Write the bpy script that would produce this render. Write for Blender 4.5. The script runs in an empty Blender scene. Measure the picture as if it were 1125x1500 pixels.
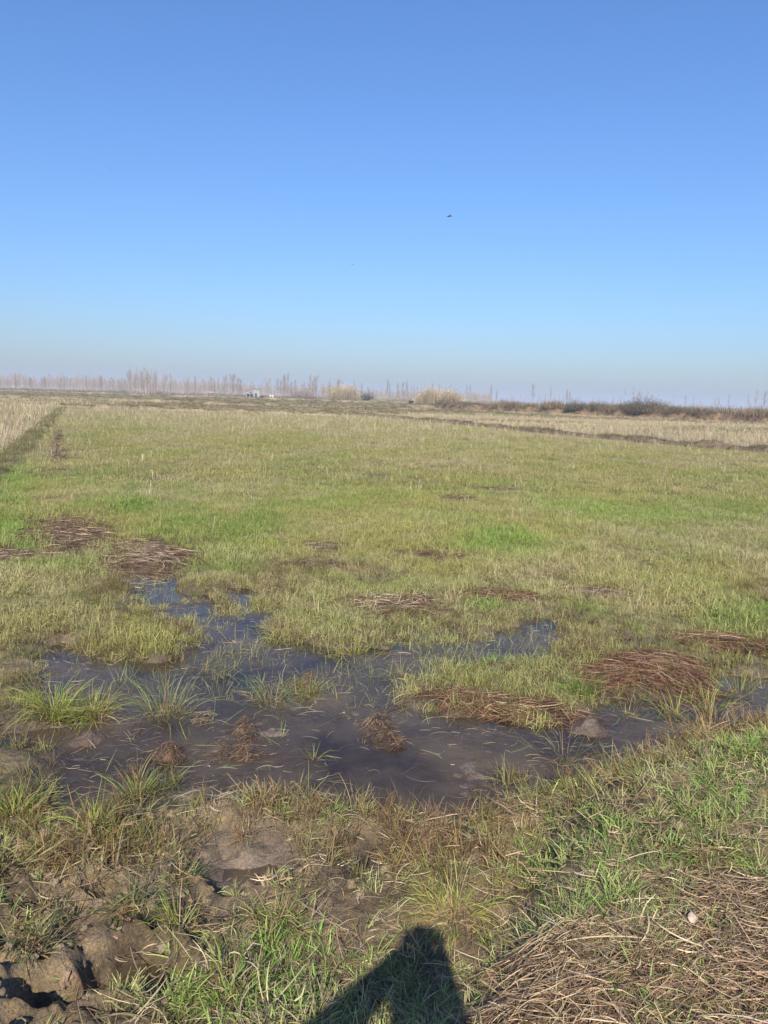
import bpy, math, random
import numpy as np
from mathutils import Matrix, Vector

random.seed(7)
rng = np.random.default_rng(11)
scn = bpy.context.scene
COL = scn.collection
PI = math.pi
R = math.radians

# ------------------------------------------------------------------ camera
H = 1.85                       # eye above the water level (z = 0)
PITCH, ROLL, FPX = R(8.5), R(1.7), 1125.0
F_ = np.array([0, math.cos(PITCH), -math.sin(PITCH)])
R0 = np.array([1.0, 0, 0]); U0 = np.array([0, math.sin(PITCH), math.cos(PITCH)])
R_ = math.cos(ROLL) * R0 + math.sin(ROLL) * U0
U_ = -math.sin(ROLL) * R0 + math.cos(ROLL) * U0

def ray(px, py):
    d = F_ + R_ * ((px - 562.5) / FPX) - U_ * ((py - 750) / FPX)
    return d / np.linalg.norm(d)

def at(px, py, z=0.0):
    """ground point (x, y) seen at a pixel of the photograph, on the level z"""
    d = ray(px, py); t = (z - H) / d[2]
    return np.array([d[0] * t, d[1] * t])

def far(px, dist):
    """point on the ground at a distance, in the direction of image column px"""
    d = ray(px, 585); d[2] = 0; d /= np.linalg.norm(d)
    return np.array([d[0] * dist, d[1] * dist])

cam = bpy.data.cameras.new('camera'); camo = bpy.data.objects.new('camera', cam); COL.objects.link(camo)
M = Matrix((list(R_) + [0], list(U_) + [0], list(-F_) + [0], [0, 0, 0, 1])).transposed()
M.translation = Vector((0, 0, H)); camo.matrix_world = M
cam.sensor_width = 36; cam.sensor_fit = 'AUTO'; cam.lens = 36 * FPX / 1500
cam.clip_start = 0.005; cam.clip_end = 20000
scn.camera = camo

# ------------------------------------------------------------------ noise
def hash2(ix, iy, s=0):
    n = (ix.astype(np.int64) * 374761393 + iy.astype(np.int64) * 668265263 + s * 974634777) & 0xffffffff
    n = ((n ^ (n >> 13)) * 1274126177) & 0xffffffff
    n = (n ^ (n >> 16)) & 0xffffffff
    return n / 4294967295.0

def vnoise(x, y, s=0):
    x = np.asarray(x, float); y = np.asarray(y, float)
    ix = np.floor(x); iy = np.floor(y); fx = x - ix; fy = y - iy
    fx = fx * fx * fx * (fx * (fx * 6 - 15) + 10); fy = fy * fy * fy * (fy * (fy * 6 - 15) + 10)
    a = hash2(ix, iy, s); b = hash2(ix + 1, iy, s); c = hash2(ix, iy + 1, s); d = hash2(ix + 1, iy + 1, s)
    return (a + (b - a) * fx + (c - a) * fy + (a - b - c + d) * fx * fy) * 2 - 1

def fbm(x, y, o=4, s=0):
    v = 0; a = 0.5; c, n = math.cos(.6), math.sin(.6)
    for k in range(o):
        v = v + a * vnoise(x, y, s + k * 17); a *= 0.5
        x, y = (c * x - n * y) * 2.03 + 3.1, (n * x + c * y) * 2.03 - 1.7
    return v

def billow(x, y, o=3, s=0):
    v = 0; a = 0.6; c, n = math.cos(1.1), math.sin(1.1)
    for k in range(o):
        v = v + a * (np.abs(vnoise(x, y, s + k * 13)) * 2 - 0.6); a *= 0.5
        x, y = (c * x - n * y) * 2.1 + 5.3, (n * x + c * y) * 2.1 + 2.9
    return v

def sst(a, b, x):
    t = np.clip((x - a) / (b - a), 0, 1); return t * t * (3 - 2 * t)

def poly_sd(poly, x, y):
    """signed distance to a polygon, negative inside"""
    d = np.full(x.shape, 1e9); ins = np.zeros(x.shape, bool)
    P = np.asarray(poly); Q = np.roll(P, -1, 0)
    for (ax, ay), (bx, by) in zip(P, Q):
        ex, ey = bx - ax, by - ay
        t = np.clip(((x - ax) * ex + (y - ay) * ey) / (ex * ex + ey * ey + 1e-12), 0, 1)
        d = np.minimum(d, (x - ax - t * ex) ** 2 + (y - ay - t * ey) ** 2)
        c = ((ay > y) != (by > y))
        with np.errstate(divide='ignore', invalid='ignore'):
            xi = (bx - ax) * (y - ay) / (by - ay + 1e-15) + ax
        ins ^= c & (x < xi)
    d = np.sqrt(d)
    return np.where(ins, -d, d)

# ------------------------------------------------------------------ the lie of the land
W_MAIN = [(0,1078),(72,1062),(40,1012),(45,968),(95,945),(150,960),(255,966),(296,944),(262,915),(222,902),(190,880),(165,852),(196,836),
 (262,842),(300,876),(334,894),(336,862),(376,860),(404,900),(386,928),(395,942),(430,934),(490,944),(560,942),(620,918),(690,932),
 (735,914),(770,903),(815,897),(846,932),(815,968),(715,974),(655,992),(598,1004),(600,1026),(680,1046),(780,1058),(850,1042),(880,1020),(940,1026),
 (1030,1006),(1045,965),(1075,962),(1085,985),(1180,1000),(1180,1060),(1040,1087),(880,1110),(850,1152),(745,1166),(700,1195),(668,1232),
 (640,1204),(560,1192),(480,1172),(385,1166),(250,1156),(182,1142),(150,1192),(100,1214),(45,1206),(68,1160),(66,1100),(0,1094)]
W_REST = [[(862,940),(900,930),(935,934),(938,958),(880,966)],
          [(296,1268),(330,1252),(352,1262),(390,1246),(436,1256),(455,1284),(408,1290),(380,1312),(338,1308),(312,1326),(298,1300)],[(505,1268),(545,1256),(590,1264),(572,1288),(530,1300),(508,1288)],
          [(165,1462),(205,1452),(222,1475),(190,1490)],
          [(270,1362),(300,1345),(330,1360),(300,1378)],
          [(436,838),(470,837),(474,846),(442,848)], [(500,840),(540,838),(545,850),(505,850)],
          [(1100,872),(1140,870),(1140,884),(1105,882)]]
POOLS = [np.array([at(*p) for p in W_MAIN])] + [np.array([at(*p) for p in w]) for w in W_REST]
DIKE = np.array([at(*p, 0.04) for p in [(-900,1235),(-300,1235),(0,1228),(150,1215),(300,1182),(480,1188),(620,1208),(690,1216),(740,1186),(860,1145),(1000,1092),(1125,1072),(1500,1030),(2200,990)]])
HOLES = [(190,1428,.11,.17),(262,1455,.10,.18),(242,1352,.05,.10),(100,1236,.07,.09),(28,1252,.08,.10),(436,1288,.06,.07),(60,1480,.08,.10),(15,1395,.08,.09),(205,1395,.06,.10),(150,1300,.05,.05),(660,1238,.07,.05),(275,1480,.06,.10),(110,1475,.05,.1),(330,1290,.06,.05)]
HOLES = [(*at(a, b, .08), r_, d * 1.35) for a, b, r_, d in HOLES]
LUMPS = [(420,1078,.22,.034),(862,1068,.11,.12),(300,1048,.10,.075),(690,1130,.25,.04),(110,1050,.17,.08),(245,1040,.12,.07),(360,1068,.08,.09),(350,1102,.12,.09),(245,1107,.09,.1),
         (553,1065,.09,.09),(575,1088,.07,.085),(450,1005,.10,.09),(130,1085,.12,.09),(60,1120,.12,.09),(860,1010,.12,.08),(985,1040,.1,.07),(200,1165,.06,.06),(440,1145,.1,.05),(800,1170,.06,.1),(380,1185,.06,.08)]
LUMPS = [(*at(a, b, 0), r_, d) for a, b, r_, d in LUMPS]

def pool_sd(x, y):
    d = poly_sd(POOLS[0], x, y)
    for p in POOLS[1:]: d = np.minimum(d, poly_sd(p, x, y))
    return d

def dike_d(x, y):
    """metres behind (nearer than) the edge of the dike"""
    return np.interp(x, DIKE[:, 0], DIKE[:, 1]) - y

def muddy(x, y):
    """1 on the trampled mud at the lower left"""
    return sst(0.35, -0.55, x - 0.32 * (2.4 - y) + 0.35 + .25 * vnoise(x * 2.1, y * 2.1, 5)) * sst(-.1, .15, dike_d(x, y))

_cache = {}
def height(x, y, want=False):
    x = np.asarray(x, float); y = np.asarray(y, float)
    n1 = fbm(x * .9, y * .9, 3, 1); n2 = fbm(x * 5, y * 5, 3, 2)
    z = 0.045 + .03 * n1 + .022 * n2
    z = np.maximum(z, .012) + sst(12, 80, y) * .04
    sd = np.full(x.shape, 9.0); near = (y < 13) & (y > 1) & (np.abs(x) < 9)
    if near.any():
        xn, yn = x[near], y[near]
        amp = .075 + .075 * sst(4, 7, yn)
        s_ = pool_sd(xn, yn) + amp * (fbm(xn * 4.5, yn * 4.5, 4, 9) * 1.5 + fbm(xn * 1.7, yn * 1.7, 3, 10) * .9)
        sd[near] = s_
    dd = dike_d(x, y)
    mud = muddy(x, y)
    ch = sst(1.15, .05, x + .15 * fbm(x * 3, y * 3, 2, 6)) * sst(-1.5, -.7, x)
    up = sst(.98 * ch, .98 * ch + .65, dd + .12 * fbm(x * 2.5, y * 2.5, 3, 4))
    dk = up * (.25 - .13 * mud) + sst(-.05, .12, dd) * .03 + ch * .05 * np.exp(-((dd - .12) / .13) ** 2)
    rough = billow(x * 6.5, y * 6.5, 4, 21)
    z = z + dk + np.maximum(sst(-.05, .2, dd), .8 * sst(.5, .15, sd)) * (rough * (.013 + .019 * mud) + billow(x * 15, y * 15, 3, 23) * (.008 + .021 * mud) + billow(x * 34, y * 34, 2, 25) * (.003 + .008 * mud) * sst(6, 4, y)) + .01 * fbm(x * 16, y * 16, 3, 31) * sst(30, 5, y)
    for hx, hy, r_, d in HOLES:
        q = ((x - hx) ** 2 + (y - hy) ** 2) / r_ ** 2
        z = z - d * np.exp(-q * q * .8) + .14 * d * np.exp(-(np.sqrt(q) - 1.45) ** 2 * 6)
    wet = sst(.09, -.12, sd)
    bed = -.036 + .05 * fbm(x * 2.6, y * 2.6, 5, 41) + .010 * rough + .008 * billow(x * 15, y * 15, 3, 43)
    bed = np.where(y < 2.98, -.006 + .030 * fbm(x * 7, y * 7, 4, 47), bed)
    bed = np.where(bed > 0, bed * .45, bed)
    for hx, hy, r_, d in LUMPS:
        q = ((x - hx) ** 2 + (y - hy) ** 2) / r_ ** 2
        bed = bed + .42 * d * np.exp(-q * 1.3) * (1 + .6 * rough + .5 * billow(x * 19, y * 19, 3, 44))
    z = z * (1 - wet) + bed * wet
    if want: return z, sd, dd, mud
    return z

# ------------------------------------------------------------------ patches known by name
class Patch:
    def __init__(s, px, py, rx, ry, z=0.02):
        s.c = at(px, py, z)
        a = at(px + rx, py, z); b = at(px, py - ry, z); c = at(px, py + ry, z)
        s.ax = (a - s.c); s.rx = float(np.linalg.norm(s.ax)); s.ry = float(np.linalg.norm(b - c)) / 2 * 1.12
        s.c = (b + c) / 2; s.e = (b - c) / np.linalg.norm(b - c); s.t = np.array([s.e[1], -s.e[0]])
    def q(s, x, y):
        dx, dy = x - s.c[0], y - s.c[1]
        return np.sqrt(((dx * s.t[0] + dy * s.t[1]) / s.rx) ** 2 + ((dx * s.e[0] + dy * s.e[1]) / s.ry) ** 2)
    def xy(s, u, v):
        return s.c[0] + u * s.rx * s.t[0] + v * s.ry * s.e[0], s.c[1] + u * s.rx * s.t[1] + v * s.ry * s.e[1]

# rotted straw heaps: px, py, rx, ry, height, palette, azimuth, strands, label
HEAPS = [
 (98,788,80,27,.12,'dark',-25,2300,'large dark red-brown straw heap with a pale crest, at left in the field'),
 (208,818,88,27,.12,'pale',-15,2300,'pale-topped straw heap just above the blue water channel at left, beside the darker heap'),
 (12,816,40,8,.05,'pale',5,420,'thin straw strip cut by the left edge of the photo, below the dark heap'),
 (84,656,14,26,.08,'dark',80,700,'long narrow brown straw strip lying along the left bund, far up the field'),
 (672,733,34,6,.08,'dark',5,420,'small dark straw heap alone in the middle of the green field'),
 (732,720,30,4,.05,'dull',5,260,'faint grey-brown straw smear beyond the small dark heap in mid-field'),
 (565,892,78,15,.08,'pale',10,1300,'matted pale and brown straw at the middle of the far pool edge'),
 (622,888,14,10,.10,'pale',75,200,'tight bundle of pale bent straw ending the matted straw by the pool'),
 (870,873,52,9,.06,'dull',8,600,'greyish straw patch in the grass right of the bright green tuft'),
 (650,818,55,7,.05,'dark',4,420,'dark broken line of straw in the grass left of the bright green patch'),
 (735,877,70,7,.05,'red',5,500,'reddish straw line directly behind the bright green strip beyond the pool'),
 (962,990,72,26,.11,'red',-22,1700,'combed red-brown straw heap with long pale strands at the right end of the pool'),
 (1072,948,72,12,.09,'red',0,800,'reddish muddy straw ridge at the right edge of the photo, beyond the combed heap'),
 (715,1036,112,14,.03,'red',6,900,'rusty half-sunken straw along the front of the grassy island in the pool'),
 (470,805,36,10,.05,'dull',15,260,'thin grey straw scatter left of centre in the field above the pool'),
 (460,832,50,6,.05,'dull',5,240,'dull straw strip beside the little blue puddle in the field'),
 (890,1000,40,16,.08,'red',30,500,'brown tangled straw between the green tuft and the combed heap'),
]
HEAPS = [(Patch(*h[:4]),) + h[4:] for h in HEAPS]
CLODS = [(245,1107,30,13,.06,'clod',30,420,'round rusty clod of straw and roots in the dark water at left'),
 (360,1068,20,15,.07,'clod',70,330,'upright rusty root clod in the pool, left of the pale mud shoal'),
 (350,1100,42,9,.05,'clod',8,330,'long low brown clod lying in the water below the upright root clod'),
 (555,1062,28,16,.06,'clod',60,420,'orange-brown straw clod in the middle of the dark pool'),
 (576,1087,24,7,.05,'clod',10,220,'small pale-sided clod touching the water just below the orange-brown clod'),
 (300,1050,20,8,.05,'dull',20,160,'small grey mud clod with straw left of the upright root clod'),
 (445,1003,26,8,.06,'clod',10,220,'little rusty straw islet under a green tuft in the far half of the pool')]
CLODS = [(Patch(c[0], c[1], c[2], c[3]),) + c[4:] for c in CLODS]
MAT_BR = [Patch(930,1448,250,48,.26), Patch(1085,1385,130,60,.26), Patch(800,1495,150,40,.28), Patch(1060,1470,160,80,.28)]
GREENS = [(Patch(740,798,60,22),1.),(Patch(715,893,62,10),1.3),(Patch(760,712,60,5),.6),(Patch(480,742,60,10),.5),(Patch(850,905,50,20),.8),(Patch(20,790,40,30),1.),(Patch(900,750,120,12),.5),(Patch(960,760,140,20),.4),
          (Patch(110,830,60,15),.6),(Patch(560,860,100,14),.5),(Patch(730,970,50,14),1.),(Patch(650,760,70,10),.4),(Patch(350,800,60,20),.4),(Patch(15,700,30,40),.8),(Patch(930,925,20,8),1.2)]
DGREENS = [(Patch(360,1440,150,60,.24),1.2),(Patch(440,1350,120,40,.2),1.),(Patch(1050,1230,90,60,.2),.75),(Patch(1090,1150,60,30,.15),.8),(Patch(640,1320,110,40,.22),.7),(Patch(850,1250,90,40,.2),.5),(Patch(310,1480,60,40,.26),1.)]
YELLOWS = [(Patch(665,1325,60,45,.22),1.),(Patch(765,1300,40,25,.2),.8),(Patch(620,1370,60,40,.22),.6)]

def straw_mask(x, y):
    m = np.zeros(np.shape(x))
    w = .18 * fbm(x * 6, y * 6, 3, 77)
    for h in HEAPS: m = np.maximum(m, sst(1.45, .6, h[0].q(x, y) + 2.4 * w))
    for p in MAT_BR: m = np.maximum(m, sst(1.2, .6, p.q(x, y) + w * 2) * (1 if True else 0))
    return m

# bunds between the plots (centre lines in the world)
def line(*pts): return np.array([at(a, b, .05) for a, b in pts])
L_BUND = line((-330,930),(-150,790),(-60,725),(15,672),(60,628),(92,598))
R_BUND = line((1500,704),(1125,664),(960,651),(800,636),(660,622),(540,611),(470,606.5))
def seg_d(L, x, y):
    d = np.full(np.shape(x), 1e9)
    for (ax, ay), (bx, by) in zip(L[:-1], L[1:]):
        ex, ey = bx - ax, by - ay
        t = np.clip(((x - ax) * ex + (y - ay) * ey) / (ex * ex + ey * ey), 0, 1)
        d = np.minimum(d, np.hypot(x - ax - t * ex, y - ay - t * ey))
    return d
def left_of_bund(x, y):  return x < np.interp(y, L_BUND[:, 1], L_BUND[:, 0]) - .3
def beyond_r(x, y):      # in the stubble beyond the right bund
    o = np.argsort(R_BUND[:, 0]); return y > np.interp(x, R_BUND[o, 0], R_BUND[o, 1]) + .3

# ------------------------------------------------------------------ mesh helpers
def mesh_np(name, V, Fq, attrs=None, smooth=False):
    me = bpy.data.meshes.new(name)
    V = np.ascontiguousarray(V, np.float32); Fq = np.ascontiguousarray(Fq, np.int32)
    n, k = Fq.shape
    me.vertices.add(len(V)); me.vertices.foreach_set('co', V.ravel())
    me.loops.add(n * k); me.loops.foreach_set('vertex_index', Fq.ravel())
    me.polygons.add(n); me.polygons.foreach_set('loop_start', np.arange(0, n * k, k, dtype=np.int32))
    me.polygons.foreach_set('use_smooth', np.full(n, smooth))
    for an, (typ, arr) in (attrs or {}).items():
        a = me.attributes.new(an, typ, 'POINT'); arr = np.ascontiguousarray(arr, np.float32)
        if typ == 'FLOAT_COLOR':
            if arr.shape[1] == 3: arr = np.concatenate([arr, np.ones((len(arr), 1), np.float32)], 1)
            a.data.foreach_set('color', np.ascontiguousarray(arr).ravel())
        elif typ == 'FLOAT_VECTOR': a.data.foreach_set('vector', arr.ravel())
        else: a.data.foreach_set('value', arr.ravel())
    me.update(calc_edges=True); me.validate()
    return me

def obj(name, me, mat=None, parent=None, loc=None, link=True):
    o = bpy.data.objects.new(name, me)
    if link: COL.objects.link(o)
    if mat is not None: me.materials.append(mat)
    if parent is not None: o.parent = parent
    if loc is not None: o.location = loc
    return o
def empty(name, loc=(0, 0, 0), rz=0):
    o = bpy.data.objects.new(name, None); COL.objects.link(o); o.location = loc; o.rotation_euler = (0, 0, rz); o.empty_display_size = .2
    return o
def tag(o, label, cat, group=None):
    o['label'] = label; o['category'] = cat
    if group: o['group'] = group
    return o
def kind(o, k): o['kind'] = k; return o

def ribbons(C, Wd, wid, col):
    """C (N,K,3) centre lines, Wd (N,K,3) width directions, wid (N,K), col (N,K,3)"""
    N, K, _ = C.shape
    V = np.stack([C - Wd * wid[..., None] / 2, C + Wd * wid[..., None] / 2], 2).reshape(-1, 3)
    b = (np.arange(N)[:, None] * K + np.arange(K - 1)[None]) * 2
    Fq = np.stack([b, b + 1, b + 3, b + 2], -1).reshape(-1, 4)
    c = np.repeat(col[:, :, None, :], 2, 2).reshape(-1, col.shape[-1])
    return V, Fq, c

def merge(parts):
    Vs, Fs, Cs, o = [], [], [], 0
    for V, Fq, c in parts:
        Vs.append(V); Fs.append(Fq + o); Cs.append(c); o += len(V)
    return np.concatenate(Vs), np.concatenate(Fs), np.concatenate(Cs)

def with_dry(c, dry):
    return np.concatenate([c, np.where(dry, 0.0, 1.0)[:, None]], 1)

def blades(P, az, L, w, tilt, bend, c0, c1, seg=4, twist=.6, r=rng, shape=.75, kink=0.0):
    """upright curved blades; every argument an array of N (colours N,3)"""
    N = len(P); K = seg + 1
    C = np.zeros((N, K, 3)); C[:, 0] = P
    t = np.linspace(0, 1, K)
    ph = az.copy()
    for k in range(1, K):
        th = tilt + bend * (t[k] - .5 / seg) ** 1.3
        if kink: th = th + np.where(r.random(N) < kink / seg, r.normal(0, .7, N), 0)
        ph = ph + r.normal(0, .10, N)
        C[:, k] = C[:, k - 1] + (L / seg)[:, None] * np.stack([np.sin(th) * np.cos(ph), np.sin(th) * np.sin(ph), np.cos(th)], 1)
    tw = r.normal(0, twist, N)
    Wd = np.stack([-np.sin(az) * np.cos(tw), np.cos(az) * np.cos(tw), np.sin(tw)], 1)
    Wd = np.repeat(Wd[:, None], K, 1)
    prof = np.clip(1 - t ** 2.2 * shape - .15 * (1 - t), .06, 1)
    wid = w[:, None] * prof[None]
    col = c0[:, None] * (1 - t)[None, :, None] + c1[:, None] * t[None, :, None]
    return ribbons(C, Wd, wid, col)

def lying(P2, az, L, w, zoff, curl, c0, seg=4, r=rng, lift=.012, zf=None):
    """strands lying on the ground; P2 (N,2) middle points"""
    N = len(P2); K = seg + 1; zf = zf or height
    t = np.linspace(-.5, .5, K)
    a = az[:, None] + curl[:, None] * t[None] * 2
    X = P2[:, 0:1] + L[:, None] * t * np.cos(a); Y = P2[:, 1:2] + L[:, None] * t * np.sin(a)
    Z = zf(X.ravel(), Y.ravel()).reshape(N, K)
    sl = (Z[:, -1:] - Z[:, :1]) * .8 + r.normal(0, 1, (N, 1)) * np.minimum(lift * 1.6, .25 * L)[:, None]
    Z = Z.mean(1, keepdims=True) * .8 + Z.max(1, keepdims=True) * .2 + sl * t[None] + zoff[:, None] + np.abs(r.normal(0, lift, (N, 1))) - np.abs(r.normal(0, .06, (N, 1))) * L[:, None] * (t[None] * 2) ** 2
    C = np.stack([X, Y, Z], 2)
    tw = r.uniform(-1.2, 1.2, N)
    Wd = np.stack([-np.sin(az) * np.cos(tw), np.cos(az) * np.cos(tw), np.sin(tw)], 1)
    Wd = np.repeat(Wd[:, None], K, 1)
    prof = np.clip(1 - np.abs(t * 2) ** 3 * .7, .2, 1)
    return ribbons(C, Wd, w[:, None] * prof[None], np.repeat(c0[:, None], K, 1) * r.uniform(.85, 1.15, (N, K, 1)))

def pick(pal, n, r=rng, jit=.14):
    pal = np.array(pal, float); c = pal[r.integers(0, len(pal), n)]
    return np.clip(c * r.normal(1, jit, (n, 1)) * r.normal(1, .05, (n, 3)), .005, .9)

# ------------------------------------------------------------------ materials
def nd(nt, t, **kw):
    n = nt.nodes.new(t)
    for k, v in kw.items(): setattr(n, k, v)
    return n
def new_mat(name):
    m = bpy.data.materials.new(name); m.use_nodes = True; nt = m.node_tree; nt.nodes.clear()
    return m, nt, nd(nt, 'ShaderNodeOutputMaterial')

def leafy(name, inst, rough=.6, trans=.28, spec=.25, var=.35):
    m, nt, out = new_mat(name); L = nt.links.new
    a = nd(nt, 'ShaderNodeAttribute', attribute_name='col')
    src = a.outputs['Color']
    if inst:
        b = nd(nt, 'ShaderNodeAttribute', attribute_name='tint', attribute_type='INSTANCER')
        dr = nd(nt, 'ShaderNodeMix', data_type='RGBA'); L(a.outputs['Alpha'], dr.inputs[0]); L(b.outputs['Color'], dr.inputs[7]); dr.inputs[6].default_value = (.37, .32, .14, 1)
        mx = nd(nt, 'ShaderNodeMix', data_type='RGBA', blend_type='MULTIPLY'); mx.inputs[0].default_value = 1
        L(src, mx.inputs[6]); L(dr.outputs[2], mx.inputs[7]); src = mx.outputs[2]
    g = nd(nt, 'ShaderNodeNewGeometry'); mr = nd(nt, 'ShaderNodeMapRange')
    mr.inputs[3].default_value = 1 - var; mr.inputs[4].default_value = 1 + var
    L(g.outputs['Random Per Island'], mr.inputs[0])
    hs = nd(nt, 'ShaderNodeHueSaturation'); L(src, hs.inputs['Color']); L(mr.outputs[0], hs.inputs['Value'])
    p = nd(nt, 'ShaderNodeBsdfPrincipled'); p.inputs['Roughness'].default_value = rough; p.inputs['Specular IOR Level'].default_value = spec
    t = nd(nt, 'ShaderNodeBsdfTranslucent'); mixs = nd(nt, 'ShaderNodeMixShader'); mixs.inputs[0].default_value = trans
    L(hs.outputs[0], p.inputs['Base Color']); L(hs.outputs[0], t.inputs['Color'])
    L(p.outputs[0], mixs.inputs[1]); L(t.outputs[0], mixs.inputs[2]); L(mixs.outputs[0], out.inputs[0])
    return m

M_GRASS = leafy('grass_blades', True)
M_TUFT = leafy('tuft_blades', False)
M_STRAW = leafy('straw_strands', False, rough=.55, trans=.08, spec=.3, var=.3)
M_STRAW_I = leafy('litter_strands', True, rough=.55, trans=.08, spec=.3)
M_WOOD = leafy('bare_twigs', False, rough=.8, trans=0, spec=.1)
M_WOOD_I = leafy('bare_twigs_far', True, rough=.8, trans=0, spec=.1)

def simple(name, col, rough=.7, scale=4, amt=.25, bump=.2, spec=.3, det=6):
    m, nt, out = new_mat(name); L = nt.links.new
    tc = nd(nt, 'ShaderNodeTexCoord'); n = nd(nt, 'ShaderNodeTexNoise'); n.inputs['Scale'].default_value = scale; n.inputs['Detail'].default_value = det
    L(tc.outputs['Object'], n.inputs['Vector'])
    mr = nd(nt, 'ShaderNodeMapRange'); mr.inputs[1].default_value = .3; mr.inputs[2].default_value = .7; mr.inputs[3].default_value = 1 - amt; mr.inputs[4].default_value = 1 + amt
    L(n.outputs[0], mr.inputs[0])
    hs = nd(nt, 'ShaderNodeHueSaturation'); hs.inputs['Color'].default_value = (*col, 1); L(mr.outputs[0], hs.inputs['Value'])
    p = nd(nt, 'ShaderNodeBsdfPrincipled'); p.inputs['Roughness'].default_value = rough; p.inputs['Specular IOR Level'].default_value = spec
    L(hs.outputs[0], p.inputs['Base Color'])
    if bump:
        b = nd(nt, 'ShaderNodeBump'); b.inputs['Strength'].default_value = bump; b.inputs['Distance'].default_value = .02; L(n.outputs[0], b.inputs['Height']); L(b.outputs[0], p.inputs['Normal'])
    L(p.outputs[0], out.inputs[0]); return m

def ground_material():
    m, nt, out = new_mat('field_soil'); L = nt.links.new
    g = nd(nt, 'ShaderNodeNewGeometry')
    a = nd(nt, 'ShaderNodeAttribute', attribute_name='col'); w = nd(nt, 'ShaderNodeAttribute', attribute_name='wet')
    def noise(s, d=8, r=.6):
        n = nd(nt, 'ShaderNodeTexNoise'); n.inputs['Scale'].default_value = s; n.inputs['Detail'].default_value = d; n.inputs['Roughness'].default_value = r
        L(g.outputs['Position'], n.inputs['Vector']); return n
    n1 = noise(3.0); n2 = noise(28.0, 6, .7); n3 = noise(110.0, 4, .7)
    def mr(src, lo, hi, a_=.3, b_=.7):
        q = nd(nt, 'ShaderNodeMapRange'); q.inputs[1].default_value = a_; q.inputs[2].default_value = b_; q.inputs[3].default_value = lo; q.inputs[4].default_value = hi; L(src, q.inputs[0]); return q.outputs[0]
    def mul(x, y):
        q = nd(nt, 'ShaderNodeMath', operation='MULTIPLY'); L(x, q.inputs[0]); L(y, q.inputs[1]); return q.outputs[0]
    v = mul(mul(mr(n1.outputs[0], .7, 1.3), mr(n2.outputs[0], .55, 1.42)), mr(n3.outputs[0], .62, 1.36))
    v = mul(v, mr(w.outputs['Fac'], 1.0, .55, 0, 1))
    hs = nd(nt, 'ShaderNodeHueSaturation'); L(a.outputs['Color'], hs.inputs['Color']); L(v, hs.inputs['Value'])
    L(mr(n2.outputs[0], .75, 1.2), hs.inputs['Saturation'])
    p = nd(nt, 'ShaderNodeBsdfPrincipled'); L(mr(w.outputs['Fac'], .06, .4, 0, 1), p.inputs['Specular IOR Level'])
    L(hs.outputs[0], p.inputs['Base Color']); L(mr(w.outputs['Fac'], .85, .35, 0, 1), p.inputs['Roughness'])
    b1 = nd(nt, 'ShaderNodeBump'); b1.inputs['Strength'].default_value = 1.0; b1.inputs['Distance'].default_value = .022; L(n2.outputs[0], b1.inputs['Height'])
    b2 = nd(nt, 'ShaderNodeBump'); b2.inputs['Strength'].default_value = 1.0; b2.inputs['Distance'].default_value = .007; L(n3.outputs[0], b2.inputs['Height']); L(b1.outputs[0], b2.inputs['Normal'])
    L(b2.outputs[0], p.inputs['Normal']); L(p.outputs[0], out.inputs[0]); return m
M_SOIL = ground_material()

def water_material():
    m, nt, out = new_mat('marsh_water'); L = nt.links.new
    g = nd(nt, 'ShaderNodeNewGeometry')
    n = nd(nt, 'ShaderNodeTexNoise'); n.inputs['Scale'].default_value = 9; n.inputs['Detail'].default_value = 3; L(g.outputs['Position'], n.inputs['Vector'])
    n2 = nd(nt, 'ShaderNodeTexNoise'); n2.inputs['Scale'].default_value = 2.2; n2.inputs['Detail'].default_value = 6; L(g.outputs['Position'], n2.inputs['Vector'])
    n3 = nd(nt, 'ShaderNodeTexNoise'); n3.inputs['Scale'].default_value = 1.5; n3.inputs['Detail'].default_value = 9; n3.inputs['Roughness'].default_value = .62; L(g.outputs['Position'], n3.inputs['Vector'])
    b = nd(nt, 'ShaderNodeBump'); b.inputs['Strength'].default_value = .18; b.inputs['Distance'].default_value = .004; L(n.outputs[0], b.inputs['Height'])
    fr = nd(nt, 'ShaderNodeFresnel'); fr.inputs[0].default_value = 1.34; L(b.outputs[0], fr.inputs['Normal'])
    gl = nd(nt, 'ShaderNodeBsdfGlossy'); gl.inputs['Roughness'].default_value = .05; L(b.outputs[0], gl.inputs['Normal'])
    tr = nd(nt, 'ShaderNodeBsdfTransparent')
    cr = nd(nt, 'ShaderNodeValToRGB'); cr.color_ramp.elements[0].position = .38; cr.color_ramp.elements[0].color = (.80, .69, .63, 1)
    cr.color_ramp.elements[1].position = .65; cr.color_ramp.elements[1].color = (.93, .86, .79, 1); L(n2.outputs[0], cr.inputs[0]); L(cr.outputs[0], tr.inputs[0])
    # a little silt floating in the water
    di = nd(nt, 'ShaderNodeBsdfDiffuse'); sr = nd(nt, 'ShaderNodeValToRGB'); sr.color_ramp.elements[0].position = .36; sr.color_ramp.elements[0].color = (.10, .066, .047, 1); sr.color_ramp.elements[1].position = .66; sr.color_ramp.elements[1].color = (.36, .26, .155, 1); L(n3.outputs[0], sr.inputs[0]); L(sr.outputs[0], di.inputs[0])
    m0 = nd(nt, 'ShaderNodeMixShader'); m0.inputs[0].default_value = .28; L(tr.outputs[0], m0.inputs[1]); L(di.outputs[0], m0.inputs[2])
    mx = nd(nt, 'ShaderNodeMixShader'); L(fr.outputs[0], mx.inputs[0]); L(m0.outputs[0], mx.inputs[1]); L(gl.outputs[0], mx.inputs[2])
    L(mx.outputs[0], out.inputs[0]); return m
M_WATER = water_material()

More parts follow.
